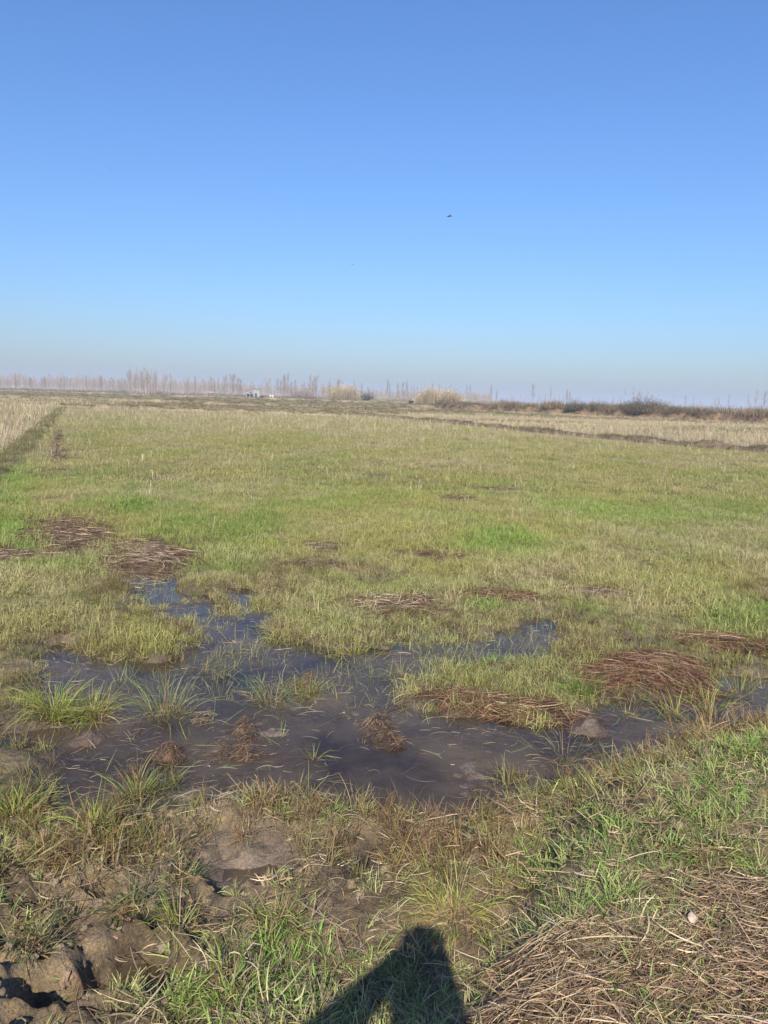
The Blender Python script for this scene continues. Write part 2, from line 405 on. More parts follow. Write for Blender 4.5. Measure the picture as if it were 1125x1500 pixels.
# ------------------------------------------------------------------ ground sheet
def far_colour(x, y):
    """true colour of soil and litter, plot by plot"""
    n = fbm(x * .25, y * .25, 4, 61)[:, None]; n2 = fbm(x * 2.2, y * 2.2, 4, 62)[:, None]
    n3 = fbm(x * .02, y * .07, 4, 63)[:, None]
    olive = np.array([.155, .150, .058]); soil = np.array([.150, .125, .068]); straw = np.array([.36, .29, .19]); brown = np.array([.26, .20, .14])
    c = olive + (soil - olive) * np.clip(.35 + n2 + .5 * n, 0, 1)
    st = straw + (brown - straw) * np.clip(.5 + n2 * .8 + n, 0, 1)
    s = ((beyond_r(x, y) & (x > -12)) | left_of_bund(x, y))[:, None] & (y > 8)[:, None]
    c = np.where(s, st, c)
    farc = np.array([.38, .31, .19]) * (1 + .25 * n3) * (1 - .15 * n2); farg = np.array([.20, .19, .10])
    ff = farc + (farg - farc) * np.clip(.45 + 2.2 * n3, 0, 1)
    t = sst(60, 95, y)[:, None] * sst(0, -25, x - 8)[:, None]; t = np.maximum(t, sst(110, 150, y)[:, None])
    return c * (1 - t) + ff * t

def build_ground():
    ys = np.concatenate([-2.0 - 400 * np.linspace(1, 0, 14) ** 3, np.arange(-1.8, 1.2, .1), np.arange(1.2, 6, .0135), np.arange(6, 12, .028), 12 * np.exp(np.arange(0, math.log(130 / 12), .0065)), 131 * np.exp(np.arange(0.02, math.log(5000 / 131), .035))])
    nu = 680; u = np.linspace(-1, 1, nu); u = .75 * u + .25 * u ** 3
    wy = np.where(ys > 0, 4.2 + ys * .95, 4.2 + np.abs(ys) * .9)
    X = (wy[:, None] * u[None]); Y = np.repeat(ys[:, None], nu, 1)
    x, y = X.ravel(), Y.ravel()
    z, sd, dd, mud = height(x, y, True)
    c = far_colour(x, y)
    nn = fbm(x * 3, y * 3, 4, 71)[:, None]; n4 = fbm(x * 9, y * 9, 3, 72)[:, None]
    mudc = np.array([.205, .148, .092]) * (1 + .65 * nn + .55 * n4)
    f = np.maximum(sst(-.15, .1, dd), sst(.3, .08, sd) * .85)[:, None]; c = c * (1 - f) + mudc * f
    bedc = np.array([.17, .118, .095]) * (1 + .9 * nn) ; bedp = np.array([.30, .225, .17])
    bedc = bedc + (bedp - bedc) * sst(.05, .35, nn + .3 * n4)
    f = sst(.04, -.06, sd)[:, None]; c = c * (1 - f) + bedc * f
    m = straw_mask(x, y)[:, None]; c = c * (1 - m * .8) + np.array([.13, .075, .052]) * (1 + .5 * n4) * m * .8
    wet = np.clip(np.maximum(sst(.05, .0, z), sst(.25, .02, sd) * sst(.14, .05, z)) * (np.abs(x) < 12) * (y < 14), 0, 1) * .8
    nr = len(ys); i = (np.arange(nr - 1)[:, None] * nu + np.arange(nu - 1)[None]).ravel()
    Fq = np.stack([i, i + 1, i + nu + 1, i + nu], 1)
    me = mesh_np('ground', np.stack([x, y, z], 1), Fq, {'col': ('FLOAT_COLOR', np.clip(c, .01, .9)), 'wet': ('FLOAT', wet)}, smooth=True)
    kind(obj('ground', me, M_SOIL), 'structure')
build_ground()

def build_water():
    xs = np.linspace(-8, 8, 33); ys = np.linspace(1.75, 12, 23); X, Y = np.meshgrid(xs, ys)
    i = (np.arange(22)[:, None] * 33 + np.arange(32)[None]).ravel()
    me = mesh_np('water', np.stack([X.ravel(), Y.ravel(), np.zeros(X.size)], 1), np.stack([i, i + 1, i + 34, i + 33], 1), smooth=True)
    kind(obj('water', me, M_WATER), 'structure')
build_water()

# bunds and banks
def bund(L, width, hgt, col, col2, step=.3, na=11, seed=1, slope=1.0):
    seg = np.hypot(*(L[1:] - L[:-1]).T); s = np.concatenate([[0], np.cumsum(seg)])
    n = max(8, int(s[-1] / step)); t = np.linspace(0, s[-1], n)
    cx = np.interp(t, s, L[:, 0]); cy = np.interp(t, s, L[:, 1])
    tx = np.gradient(cx); ty = np.gradient(cy); q = np.hypot(tx, ty); nx, ny = ty / q, -tx / q
    v = np.linspace(-1, 1, na)
    wob = 1 + .35 * fbm(t * .35, t * 0 + seed, 3, seed)
    sh = .25 * width * fbm(t * .22, t * 0 + 9 + seed, 3, seed + 5)
    X = cx[:, None] + nx[:, None] * (v * width * .5 * wob[:, None] + sh[:, None]); Y = cy[:, None] + ny[:, None] * (v * width * .5 * wob[:, None] + sh[:, None])
    prof = sst(1.0, .35, np.abs(v) * slope)
    Z = height(X.ravel(), Y.ravel()).reshape(X.shape) - .05 + prof[None] * (hgt * (1 + .45 * fbm(t * .8, t * 0 + seed, 4, seed + 3)))[:, None]
    Z = Z + .16 * hgt * billow(X * 2.6 / max(hgt, .3), Y * 2.6 / max(hgt, .3), 3, seed) * prof[None]
    nz = np.clip(.5 + fbm(X.ravel() * 1.3, Y.ravel() * 1.3, 4, seed), 0, 1)[:, None]
    c = np.array(col) * (1 - nz) + np.array(col2) * nz
    i = (np.arange(n - 1)[:, None] * na + np.arange(na - 1)[None]).ravel()
    me = mesh_np('field_bund', np.stack([X.ravel(), Y.ravel(), Z.ravel()], 1), np.stack([i, i + na, i + na + 1, i + 1], 1), {'col': ('FLOAT_COLOR', c), 'wet': ('FLOAT', np.zeros(len(c)))}, smooth=True)
    kind(obj('field_bund', me, M_SOIL), 'structure')
    return np.stack([X, Y, Z], 2)

G_ = (.13, .125, .06); B_ = (.13, .095, .065); S_ = (.30, .24, .15)
BUNDS = {}
BUNDS['left'] = bund(L_BUND, .85, .12, (.18, .165, .08), (.15, .12, .075), .15, 13, 3)
BUNDS['right'] = bund(R_BUND, 1.0, .30, (.20, .15, .10), B_, .2, 13, 5)
def span(y0, y1, xa, xb): return np.array([[xa, y0], [(xa * .6 + xb * .4), y0 * .55 + y1 * .45 + 1.0], [xb, y1]])
FARB = [(72, 66, -75, -4, .35), (84, 76, -90, 2, .35), (98, 88, -95, 10, .4), (122, 104, -115, 12, .45), (150, 128, -140, 4, .5), (190, 165, -170, 15, .6), (250, 215, -210, 30, .7), (330, 290, -280, 30, .8),
        (56, 47, 20, 60, .2), (64, 58, 5, 34, .2), (88, 73, 12, 60, .3), (105, 94, -5, 20, .35), (150, 135, 0, 40, .5), (200, 185, 10, 60, .6)]
for i, (a, b, xa, xb, h_) in enumerate(FARB):
    BUNDS[i] = bund(span(a, b, xa, xb), h_ * 3, h_, G_ if i % 3 else S_, B_, .7 if a < 130 else 1.5, 9, 11 + i)
BANK = np.array([far(640, 150), far(700, 132), far(760, 122), far(860, 114), far(960, 108), far(1030, 104), far(1130, 98), far(1300, 92)])
BUNDS['bank'] = bund(BANK, 3.4, .95, (.27, .18, .11), (.14, .09, .06), .4, 15, 41)

# ------------------------------------------------------------------ scattered growth (stuff)
SRC = {}
def sources(name, makers, mat):
    c = bpy.data.collections.new(name + '_kinds')
    for k, mk in enumerate(makers):
        V, Fq, cc = mk(np.random.default_rng(100 + k * 7 + len(name)))
        me = mesh_np(name, V, Fq, {'col': ('FLOAT_COLOR', cc)})
        me.materials.append(mat)
        o = bpy.data.objects.new('%s_%02d' % (name, k), me); c.objects.link(o)
    SRC[name] = (c, len(makers))

def scatter(name, src, P, tint, scl, label=None, tilt=.12):
    coll, n = SRC[src]; N = len(P)
    me = bpy.data.meshes.new(name); me.vertices.add(N); me.vertices.foreach_set('co', np.ascontiguousarray(P, np.float32).ravel())
    def at_(nm, ty, arr, key):
        a = me.attributes.new(nm, ty, 'POINT'); a.data.foreach_set(key, np.ascontiguousarray(arr).ravel())
    rot = np.stack([rng.normal(0, tilt, N), rng.normal(0, tilt, N), rng.uniform(0, 2 * PI, N)], 1).astype(np.float32)
    at_('rot', 'FLOAT_VECTOR', rot, 'vector'); at_('scl', 'FLOAT', np.asarray(scl, np.float32), 'value')
    at_('idx', 'INT', rng.integers(0, n, N).astype(np.int32), 'value'); at_('tint', 'FLOAT_VECTOR', np.asarray(tint, np.float32), 'vector')
    o = obj(name, me)
    ng = bpy.data.node_groups.new(name, 'GeometryNodeTree')
    ng.interface.new_socket('Geometry', in_out='INPUT', socket_type='NodeSocketGeometry'); ng.interface.new_socket('Geometry', in_out='OUTPUT', socket_type='NodeSocketGeometry')
    gi = nd(ng, 'NodeGroupInput'); go = nd(ng, 'NodeGroupOutput'); L = ng.links.new
    ip = nd(ng, 'GeometryNodeInstanceOnPoints'); ci = nd(ng, 'GeometryNodeCollectionInfo')
    ci.inputs['Collection'].default_value = coll; ci.inputs['Separate Children'].default_value = True; ci.inputs['Reset Children'].default_value = True
    ip.inputs['Pick Instance'].default_value = True
    def na(nm, ty):
        q = nd(ng, 'GeometryNodeInputNamedAttribute', data_type=ty); q.inputs['Name'].default_value = nm; return q.outputs[0]
    L(gi.outputs[0], ip.inputs['Points']); L(ci.outputs[0], ip.inputs['Instance']); L(na('idx', 'INT'), ip.inputs['Instance Index'])
    L(na('rot', 'FLOAT_VECTOR'), ip.inputs['Rotation']); L(na('scl', 'FLOAT'), ip.inputs['Scale']); L(ip.outputs[0], go.inputs[0])
    md = o.modifiers.new('growth', 'NODES'); md.node_group = ng
    kind(o, 'stuff')
    if label: o['label'] = label; o['category'] = name.replace('_', ' ').split()[-1]
    return o

# source clumps; colours here are multipliers of the tint
def src_field(r):
    n = 26; rr = np.sqrt(r.random(n)) * .075; a = r.uniform(0, 2 * PI, n)
    P = np.stack([rr * np.cos(a), rr * np.sin(a), np.full(n, -.01)], 1)
    dry = r.random(n) < .22
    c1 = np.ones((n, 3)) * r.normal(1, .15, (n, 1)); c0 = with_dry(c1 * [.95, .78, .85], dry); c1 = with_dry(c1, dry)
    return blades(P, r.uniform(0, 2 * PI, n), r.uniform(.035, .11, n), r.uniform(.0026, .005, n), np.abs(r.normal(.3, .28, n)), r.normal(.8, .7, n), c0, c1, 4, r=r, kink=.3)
def src_field_far(r):
    n = 150; P = np.stack([r.uniform(-.3, .3, n), r.uniform(-.3, .3, n), np.full(n, -.01)], 1)
    dry = r.random(n) < .26
    c1 = np.ones((n, 3)) * r.normal(1, .15, (n, 1)); c0 = with_dry(c1 * [.95, .78, .85], dry); c1 = with_dry(c1, dry)
    return blades(P, r.uniform(0, 2 * PI, n), r.uniform(.04, .12, n), r.uniform(.005, .009, n), np.abs(r.normal(.3, .2, n)), r.normal(.6, .5, n), c0, c1, 2, r=r)
def src_stubble(r):
    n = 9; rr = r.random(n) * .035; a = r.uniform(0, 2 * PI, n)
    P = np.stack([rr * np.cos(a), rr * np.sin(a), np.full(n, -.01)], 1)
    c = np.ones((n, 3)) * r.normal(1, .18, (n, 1))
    return blades(P, a, r.uniform(.06, .21, n), r.uniform(.004, .007, n), np.abs(r.normal(.2, .22, n)), r.normal(.15, .3, n), c * .8, c, 3, r=r, shape=.3, kink=.3)
def src_dike(r):
    n = 17; rr = np.sqrt(r.random(n)) * .03; a = r.uniform(0, 2 * PI, n)
    P = np.stack([rr * np.cos(a), rr * np.sin(a), np.full(n, -.008)], 1)
    dry = r.random(n) < .22
    c1 = np.ones((n, 3)) * r.normal(1, .16, (n, 1)); c0 = with_dry(c1 * [.85, .85, .9], dry); c1 = with_dry(c1, dry)
    return blades(P, a + r.normal(0, .6, n), r.uniform(.035, .10, n), r.uniform(.003, .0058, n), r.uniform(.2, 1.1, n), r.uniform(.2, 1.3, n), c0, c1, 5, r=r)
def src_dead(r):
    n = 30; rr = np.sqrt(r.random(n)) * .05; a = r.uniform(0, 2 * PI, n)
    P = np.stack([rr * np.cos(a), rr * np.sin(a), np.full(n, -.01)], 1)
    c1 = pick([(1, 1, 1), (1.2, .95, .75), (.75, .72, .7), (.95, 1.15, .7), (1.25, 1.2, 1.1)], n, r)
    return blades(P, a + r.normal(0, 1.2, n), r.uniform(.05, .17, n), r.uniform(.0025, .005, n), np.abs(r.normal(.45, .4, n)), r.normal(.9, .8, n), c1 * .7, c1, 5, r=r, kink=.9)
def src_litter(r):
    n = 16; P2 = r.normal(0, .05, (n, 2)); c = np.ones((n, 3)) * r.normal(1, .3, (n, 1)).clip(.3, 1.8)
    return lying(P2, r.uniform(0, 2 * PI, n), r.uniform(.03, .13, n), r.uniform(.0014, .0032, n), r.uniform(.003, .014, n), r.normal(0, .3, n), c, 4, r, .006, zf=lambda x, y: x * 0)
def src_reedy(r):
    n = 6; rr = r.random(n) * .04; a = r.uniform(0, 2 * PI, n)
    P = np.stack([rr * np.cos(a), rr * np.sin(a), np.full(n, -.06)], 1)
    c = with_dry(np.ones((n, 3)) * r.normal(1, .15, (n, 1)), r.random(n) < .25)
    return blades(P, a, r.uniform(.12, .27, n), r.uniform(.0028, .005, n), np.abs(r.normal(.25, .25, n)), r.normal(.7, .6, n), c * [.75, .75, .75, 1], c, 5, r=r, kink=.5)
def src_clod(r):
    nu_, nv = 10, 7; th = np.linspace(0, 2 * PI, nu_, endpoint=False); ph = np.linspace(-PI / 2, PI / 2, nv)
    T, Pp = np.meshgrid(th, ph); d = np.stack([np.cos(T) * np.cos(Pp), np.sin(T) * np.cos(Pp), np.sin(Pp)], -1).reshape(-1, 3)
    k = r.uniform(0, 50); q = 1 + .9 * fbm(d[:, 0] * 2.6 + k, d[:, 1] * 2.6 + d[:, 2] * 3.3 + k, 3, 3)
    V = d * q[:, None] * np.array([1, r.uniform(.6, 1), .6]) * .03
    i = (np.arange(nv - 1)[:, None] * nu_ + np.arange(nu_)[None]).ravel(); j = (np.arange(nv - 1)[:, None] * nu_ + (np.arange(nu_)[None] + 1) % nu_).ravel()
    return V, np.stack([i, j, j + nu_, i + nu_], 1), np.ones((len(V), 3))
sources('field_grass', [src_field] * 8, M_GRASS)
sources('field_grass_far', [src_field_far] * 6, M_GRASS)
sources('stubble', [src_stubble] * 8, M_STRAW_I)
sources('dike_grass', [src_dike] * 10, M_GRASS)
sources('dead_grass', [src_dead] * 8, M_GRASS)
sources('litter', [src_litter] * 8, M_STRAW_I)
sources('water_grass', [src_reedy] * 8, M_GRASS)

def wedge(y0, y1, dens, extra=.8, k=.535):
    """random points over the visible ground between two distances"""
    extra = extra + 1.7
    ys = np.linspace(y0, y1, 60); hw = k * np.hypot(ys, H) * 1.02 + extra
    A = np.trapz(2 * hw, ys); n = int(A * dens)
    cdf = np.concatenate([[0], np.cumsum((hw[1:] + hw[:-1]) / 2 * np.diff(ys))]); cdf /= cdf[-1]
    y = np.interp(rng.random(n), cdf, ys); x = rng.uniform(-1, 1, n) * (k * np.hypot(y, H) * 1.02 + extra)
    return x, y

GREEN = np.array([.165, .275, .050]); OLIVE = np.array([.315, .325, .100]); DRY = np.array([.40, .36, .20]); VIVID = np.array([.165, .34, .045])
def field_tint(x, y):
    n = fbm(x * .5, y * .5, 3, 81); n2 = fbm(x * 2.1, y * 2.1, 3, 82)
    g = np.clip(.20 + 1.2 * n + .8 * n2 - .3 * sst(14, 45, y), 0, 1)
    d = np.clip(.25 + 1.1 * fbm(x * .45 + 9, y * .28, 4, 83) + .7 * fbm(x * 3.1, y * 3.1, 2, 84) + .35 * sst(14, 50, y), 0, 1)
    c = OLIVE * (1 - g)[:, None] + GREEN * g[:, None]; c = c * (1 - d)[:, None] + DRY * d[:, None]
    for p, k in GREENS:
        f = np.clip(sst(1.35, .2, p.q(x, y) + .75 * n2 + .5 * n) * k, 0, 1)[:, None] * .75; c = c * (1 - f) + VIVID * f
    return c * rng.normal(1, .12, (len(x), 1))

def grow_field():
    x, y = wedge(4.2, 15, 380); z, sd, dd, mud = height(x, y, True); sm = straw_mask(x, y)
    bare = sst(.04, .36, fbm(x * 1.3, y * 1.3, 4, 91)) * .62 * sst(14, 9, y)
    keep = (dd < -.02) & (sd > -.05 - .30 * np.clip(1.6 * fbm(x * 2.3, y * 2.3, 3, 97), 0, 1) * sst(4.4, 5.2, y)) & (z > -.07) & (rng.random(len(x)) > sm * .80) & (rng.random(len(x)) > bare) & ~left_of_bund(x, y)
    x, y, z, sd = x[keep], y[keep], z[keep], sd[keep]
    tall = (.72 + .28 * sst(.0, .8, sd)) * (1.05 + .8 * fbm(x * 1.7, y * 1.7, 3, 93))
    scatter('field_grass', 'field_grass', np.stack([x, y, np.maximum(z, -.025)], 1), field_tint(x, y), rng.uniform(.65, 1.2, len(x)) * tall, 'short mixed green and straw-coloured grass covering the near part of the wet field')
    x, y = wedge(14.2, 84, 13, 2); z = height(x, y); sm = straw_mask(x, y)
    keep = ~left_of_bund(x, y) & ~(beyond_r(x, y) & (x > -12)) & (rng.random(len(x)) > sm * .9) & (y < 80 + .0 * x)
    x, y, z = x[keep], y[keep], z[keep]
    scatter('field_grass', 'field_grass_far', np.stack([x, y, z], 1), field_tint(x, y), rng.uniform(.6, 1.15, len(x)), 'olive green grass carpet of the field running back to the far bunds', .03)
grow_field()

def grow_stubble():
    Pp = []; T = []
    x, y = wedge(5, 80, 6.0, 2); z, sd, dd, mud = height(x, y, True)
    pr = .25 + .75 * sst(16, 60, y) + .5 * np.clip(fbm(x * .25, y * .25, 3, 95) * 2, 0, 1); pr = np.where(y < 14, pr * .35, pr)
    k = (dd < -.3) & (sd > .15) & (rng.random(len(x)) < pr * .8); Pp.append(np.stack([x, y, z], 1)[k])
    T.append(pick([(.42, .34, .20), (.36, .29, .17), (.46, .39, .26)], k.sum()) * .85)
    x, y = wedge(20, 120, 7.0, 3); y = y - (y % .24) * .8; z = height(x, y)
    k = ((beyond_r(x, y) & (x > -14)) | left_of_bund(x, y)); k &= rng.random(len(x)) < .35 + .65 * sst(-.2, .3, fbm(x * .08, y * .2, 3, 96))
    Pp.append(np.stack([x, y, z], 1)[k]); T.append(pick([(.42, .335, .21), (.36, .28, .165), (.47, .38, .25), (.25, .23, .12)], k.sum()) * .9)
    P = np.concatenate(Pp); scatter('stubble', 'stubble', P, np.concatenate(T), rng.uniform(.7, 1.35, len(P)) * (1 + .7 * sst(15, 50, P[:, 1])) * np.where(left_of_bund(P[:, 0], P[:, 1]), 1.5, 1), 'pale dry rice stubble standing in short tufts over the plots')
grow_stubble()

def grow_bunds():
    Pp = []; T = []; S = []
    def on(key, dens, pal, s0, s1, noise=.5):
        Q = BUNDS[key]; n_, m_, _ = Q.shape
        ln = np.hypot(*(Q[1:, m_ // 2, :2] - Q[:-1, m_ // 2, :2]).T).sum(); n = int(ln * dens)
        i = rng.integers(0, n_ - 1, n); j = rng.integers(1, m_ - 2, n); a = rng.random((n, 1)); b = rng.random((n, 1))
        p = Q[i, j] * (1 - a) * (1 - b) + Q[i + 1, j] * a * (1 - b) + Q[i, j + 1] * (1 - a) * b + Q[i + 1, j + 1] * a * b
        k = rng.random(n) < .5 + noise * fbm(p[:, 0] * .6, p[:, 1] * .6, 3, 7) * 2
        Pp.append(p[k]); T.append(pick(pal, k.sum())); S.append(rng.uniform(s0, s1, k.sum()))
    on('left', 120, [(.15, .18, .055), (.30, .25, .13), (.26, .22, .11), (.34, .28, .16)], .6, 1.4)
    on('right', 34, [(.34, .27, .16), (.22, .17, .10), (.17, .16, .07)], .9, 1.7)
    on('bank', 60, [(.34, .27, .16), (.24, .17, .10), (.20, .18, .09), (.15, .11, .07)], 1.6, 4.5)
    for i, f in enumerate(FARB): on(i, 14, [(.33, .27, .16), (.22, .20, .10), (.20, .15, .09)], 1.0 + f[4] * 2, 2 + f[4] * 3)
    P = np.concatenate(Pp); scatter('bank_grass', 'dead_grass', P, np.concatenate(T), np.concatenate(S), 'rough dry grass fringing the low earth bunds between the plots')
grow_bunds()

def grow_dike():
    x, y = wedge(.3, 4.6, 900, .9); z, sd, dd, mud = height(x, y, True); n = fbm(x * 2.6, y * 2.6, 4, 101)
    br = np.zeros(len(x))
    for p in MAT_BR: br = np.maximum(br, sst(1.15, .7, p.q(x, y) + .3 * n))
    dens = .68 + 1.5 * n - .68 * mud - .75 * br
    g = np.zeros(len(x)); yl = np.zeros(len(x))
    for p, k in DGREENS: g = np.maximum(g, np.clip(sst(1.2, .3, p.q(x, y) + .4 * n) * k, 0, 1))
    for p, k in YELLOWS: yl = np.maximum(yl, np.clip(sst(1.2, .3, p.q(x, y) + .4 * n) * k, 0, 1))
    dens = np.maximum(dens, .95 * g * (1 - br)); dens = dens * (sd > .02) * (dd > .02) * (1 - .75 * sst(.75, .25, x) * sst(-1.3, -.8, x) * sst(.95, .8, dd))
    k = rng.random(len(x)) < dens
    x, y, z, g, yl, n = x[k], y[k], z[k], g[k], yl[k], n[k]
    a = np.clip(.45 + 1.2 * fbm(x * 3.3, y * 3.3, 3, 103), 0, 1)[:, None]
    c = np.array([.225, .325, .085]) * (1 - a) + np.array([.385, .41, .14]) * a
    c = c * (1 - g * .75)[:, None] + np.array([.175, .315, .050]) * (g * .75)[:, None]
    c = c * (1 - yl * .8)[:, None] + np.array([.38, .45, .11]) * (yl * .8)[:, None]
    dry = rng.random(len(x)) < .24 * (1 - .7 * g); c[dry] = pick([(.38, .31, .17), (.30, .24, .125), (.42, .37, .22)], dry.sum())
    scatter('dike_grass', 'dike_grass', np.stack([x, y, z], 1), c * rng.normal(1, .12, (len(x), 1)), rng.uniform(.36, 1.0, len(x)) * (1 + .15 * g), 'short tufted green and yellowing grass on the bank in the foreground', .3)
    # litter
    x, y = wedge(.3, 5, 300, .9); z, sd, dd, mud = height(x, y, True); n = fbm(x * 1.9, y * 1.9, 4, 111)
    k = (rng.random(len(x)) < .55 + .6 * n - .3 * mud) & (dd > 0) & (sd > .0)
    scatter('dry_litter', 'litter', np.stack([x, y, z], 1)[k], pick([(.34, .26, .16), (.24, .17, .10), (.16, .11, .07), (.36, .28, .18)], k.sum()), rng.uniform(.6, 1.3, k.sum()), 'loose dead grass stems lying over the muddy bank', .25)
    # dead grass fringe along the near shore and the ridge by the channel
    x, y = wedge(1.9, 5.2, 420, .8); z, sd, dd, mud = height(x, y, True); n = fbm(x * 2.6, y * 2.6, 3, 113)
    e = sst(-.12, .03, dd) * sst(.62, .2, dd) * sst(-.05, .01, sd)
    k = rng.random(len(x)) < e * (.62 + 1.0 * n)
    c = pick([(.33, .25, .13), (.40, .32, .17), (.25, .16, .085), (.27, .28, .09), (.33, .20, .095), (.29, .19, .10)], k.sum())
    scatter('shore_grass', 'dead_grass', np.stack([x, y, z], 1)[k], c, rng.uniform(.55, 1.15, k.sum()), 'tangled brown and dull green grass along the near shore of the pool', .3)
    # brown dead clumps along the far shore
    x, y = wedge(3.0, 8.5, 170, .8); z, sd, dd, mud = height(x, y, True); n = fbm(x * 1.6, y * 1.6, 3, 115)
    k = (dd < 0) & (sd > -.03) & (rng.random(len(x)) < sst(.6, .05, sd) * (.42 + 1.0 * n))
    c = pick([(.24, .17, .09), (.29, .26, .11), (.23, .23, .08), (.19, .12, .07)], k.sum())
    scatter('shore_grass', 'dead_grass', np.stack([x, y, z], 1)[k], c, rng.uniform(.5, 1.0, k.sum()), 'brownish bent grass fringing the far shore and islet of the pool', .3)
grow_dike()

def shore_stalks():
    x, y = wedge(2.6, 4.6, 26, .6); z, sd, dd, mud = height(x, y, True)
    k = (dd > -.1) & (dd < .22) & (sd > -.08) & (rng.random(len(x)) < .4 + fbm(x * 2, y * 2, 2, 151))
    scatter('shore_stalks', 'water_grass', np.stack([x, y, z + .02], 1)[k], pick([(.36, .30, .17), (.30, .25, .12), (.28, .30, .10), (.44, .38, .25)], k.sum()), rng.uniform(.45, .9, k.sum()), 'thin pale stalks standing up along the near edge of the pool', .25)
shore_stalks()

def grow_water():
    x, y = wedge(3.3, 9, 240, .6); z, sd, dd, mud = height(x, y, True); n = fbm(x * 1.3, y * 1.3, 4, 121)
    f = sst(3.9, 5.0, y)
    k = (sd < .02) & (dd < 0) & (rng.random(len(x)) < np.clip((.05 + .95 * f) * (.50 + 2.3 * n), 0.012, 1))
    c = pick([(.18, .25, .06), (.23, .27, .075), (.14, .22, .07), (.28, .25, .11)], k.sum())
    scatter('water_grass', 'water_grass', np.stack([x, y, np.maximum(z, -.04)], 1)[k], c, rng.uniform(.4, .95, k.sum()) * .95, 'thin green blades standing sparsely out of the shallow water', .2)
    # blades and straw floating on the water
    x, y = wedge(2.9, 7.5, 620, .6); z, sd, dd, mud = height(x, y, True); n = fbm(x * 1.7, y * 1.7, 4, 131)
    k = (z < -.004) & (rng.random(len(x)) < np.clip(.25 + 1.3 * n, 0, 1)); x, y = x[k], y[k]; m = len(x)
    c = pick([(.16, .18, .07), (.20, .15, .085), (.12, .08, .06), (.09, .06, .05), (.14, .085, .06), (.10, .07, .06), (.26, .24, .15)], m)
    V, Fq, cc = lying(np.stack([x, y], 1), rng.normal(.1, .7, m), rng.uniform(.16, .5, m) ** 2, rng.uniform(.0012, .003, m), np.full(m, .002), rng.normal(0, .35, m), c, 5, rng, .0012, zf=lambda a, b: a * 0)
    o = obj('floating_stems', mesh_np('floating_stems', V, Fq, {'col': ('FLOAT_COLOR', cc)}), M_STRAW); kind(o, 'stuff'); o['label'] = 'fallen blades and straw floating on the dark pool'; o['category'] = 'stems'
    # sunken dark straw on the bed
    x, y = wedge(2.4, 6.4, 1500, .5); z, sd, dd, mud = height(x, y, True); n = fbm(x * 1.1, y * 1.1, 4, 133)
    k = (z < -.006) & (y > 2.95) & (rng.random(len(x)) < np.clip(.45 + 2.2 * n, 0.05, 1)); x, y = x[k], y[k]; m = len(x)
    c = pick([(.13, .08, .055), (.20, .12, .07), (.28, .21, .14), (.07, .05, .045), (.11, .07, .05), (.36, .30, .21)], m); zz = height(x, y)
    V, Fq, cc = lying(np.stack([x, y], 1), rng.normal(.1, .9, m), rng.uniform(.025, .16, m), rng.uniform(.0014, .0034, m), rng.random(m) * np.maximum(.002 - zz, .002) + .002, rng.normal(0, .5, m), c, 4, rng, .002)
    o = obj('sunken_straw', mesh_np('sunken_straw', V, Fq, {'col': ('FLOAT_COLOR', cc)}), M_STRAW); kind(o, 'stuff'); o['label'] = 'dark straw lying on the muddy bed under the water'; o['category'] = 'straw'
grow_water()

def clods_stuff():
    m, nt, out = new_mat('clod_mud'); L = nt.links.new
    a = nd(nt, 'ShaderNodeAttribute', attribute_name='tint', attribute_type='INSTANCER'); tc = nd(nt, 'ShaderNodeTexCoord'); n = nd(nt, 'ShaderNodeTexNoise'); n.inputs['Scale'].default_value = 90; n.inputs['Detail'].default_value = 5
    L(tc.outputs['Object'], n.inputs[0]); b = nd(nt, 'ShaderNodeBump'); b.inputs['Distance'].default_value = .006; L(n.outputs[0], b.inputs['Height'])
    p = nd(nt, 'ShaderNodeBsdfPrincipled'); p.inputs['Roughness'].default_value = .75; L(a.outputs['Color'], p.inputs['Base Color']); L(b.outputs[0], p.inputs['Normal']); L(p.outputs[0], out.inputs[0])
    sources('mud_clods', [src_clod] * 8, m)
    x, y = wedge(.5, 4.4, 800, .7); z, sd, dd, mud = height(x, y, True); n = fbm(x * 3, y * 3, 3, 141)
    k = (dd > .03) & (sd > .01) & (rng.random(len(x)) < .08 + .65 * mud + .35 * n)
    c = pick([(.20, .145, .088), (.165, .118, .074), (.235, .172, .108)], k.sum())
    scatter('mud_clods', 'mud_clods', np.stack([x, y, z - .004], 1)[k], c, rng.uniform(.28, .95, k.sum()) ** 2, 'small lumps of brown mud crumbled over the bank', .6)
clods_stuff()

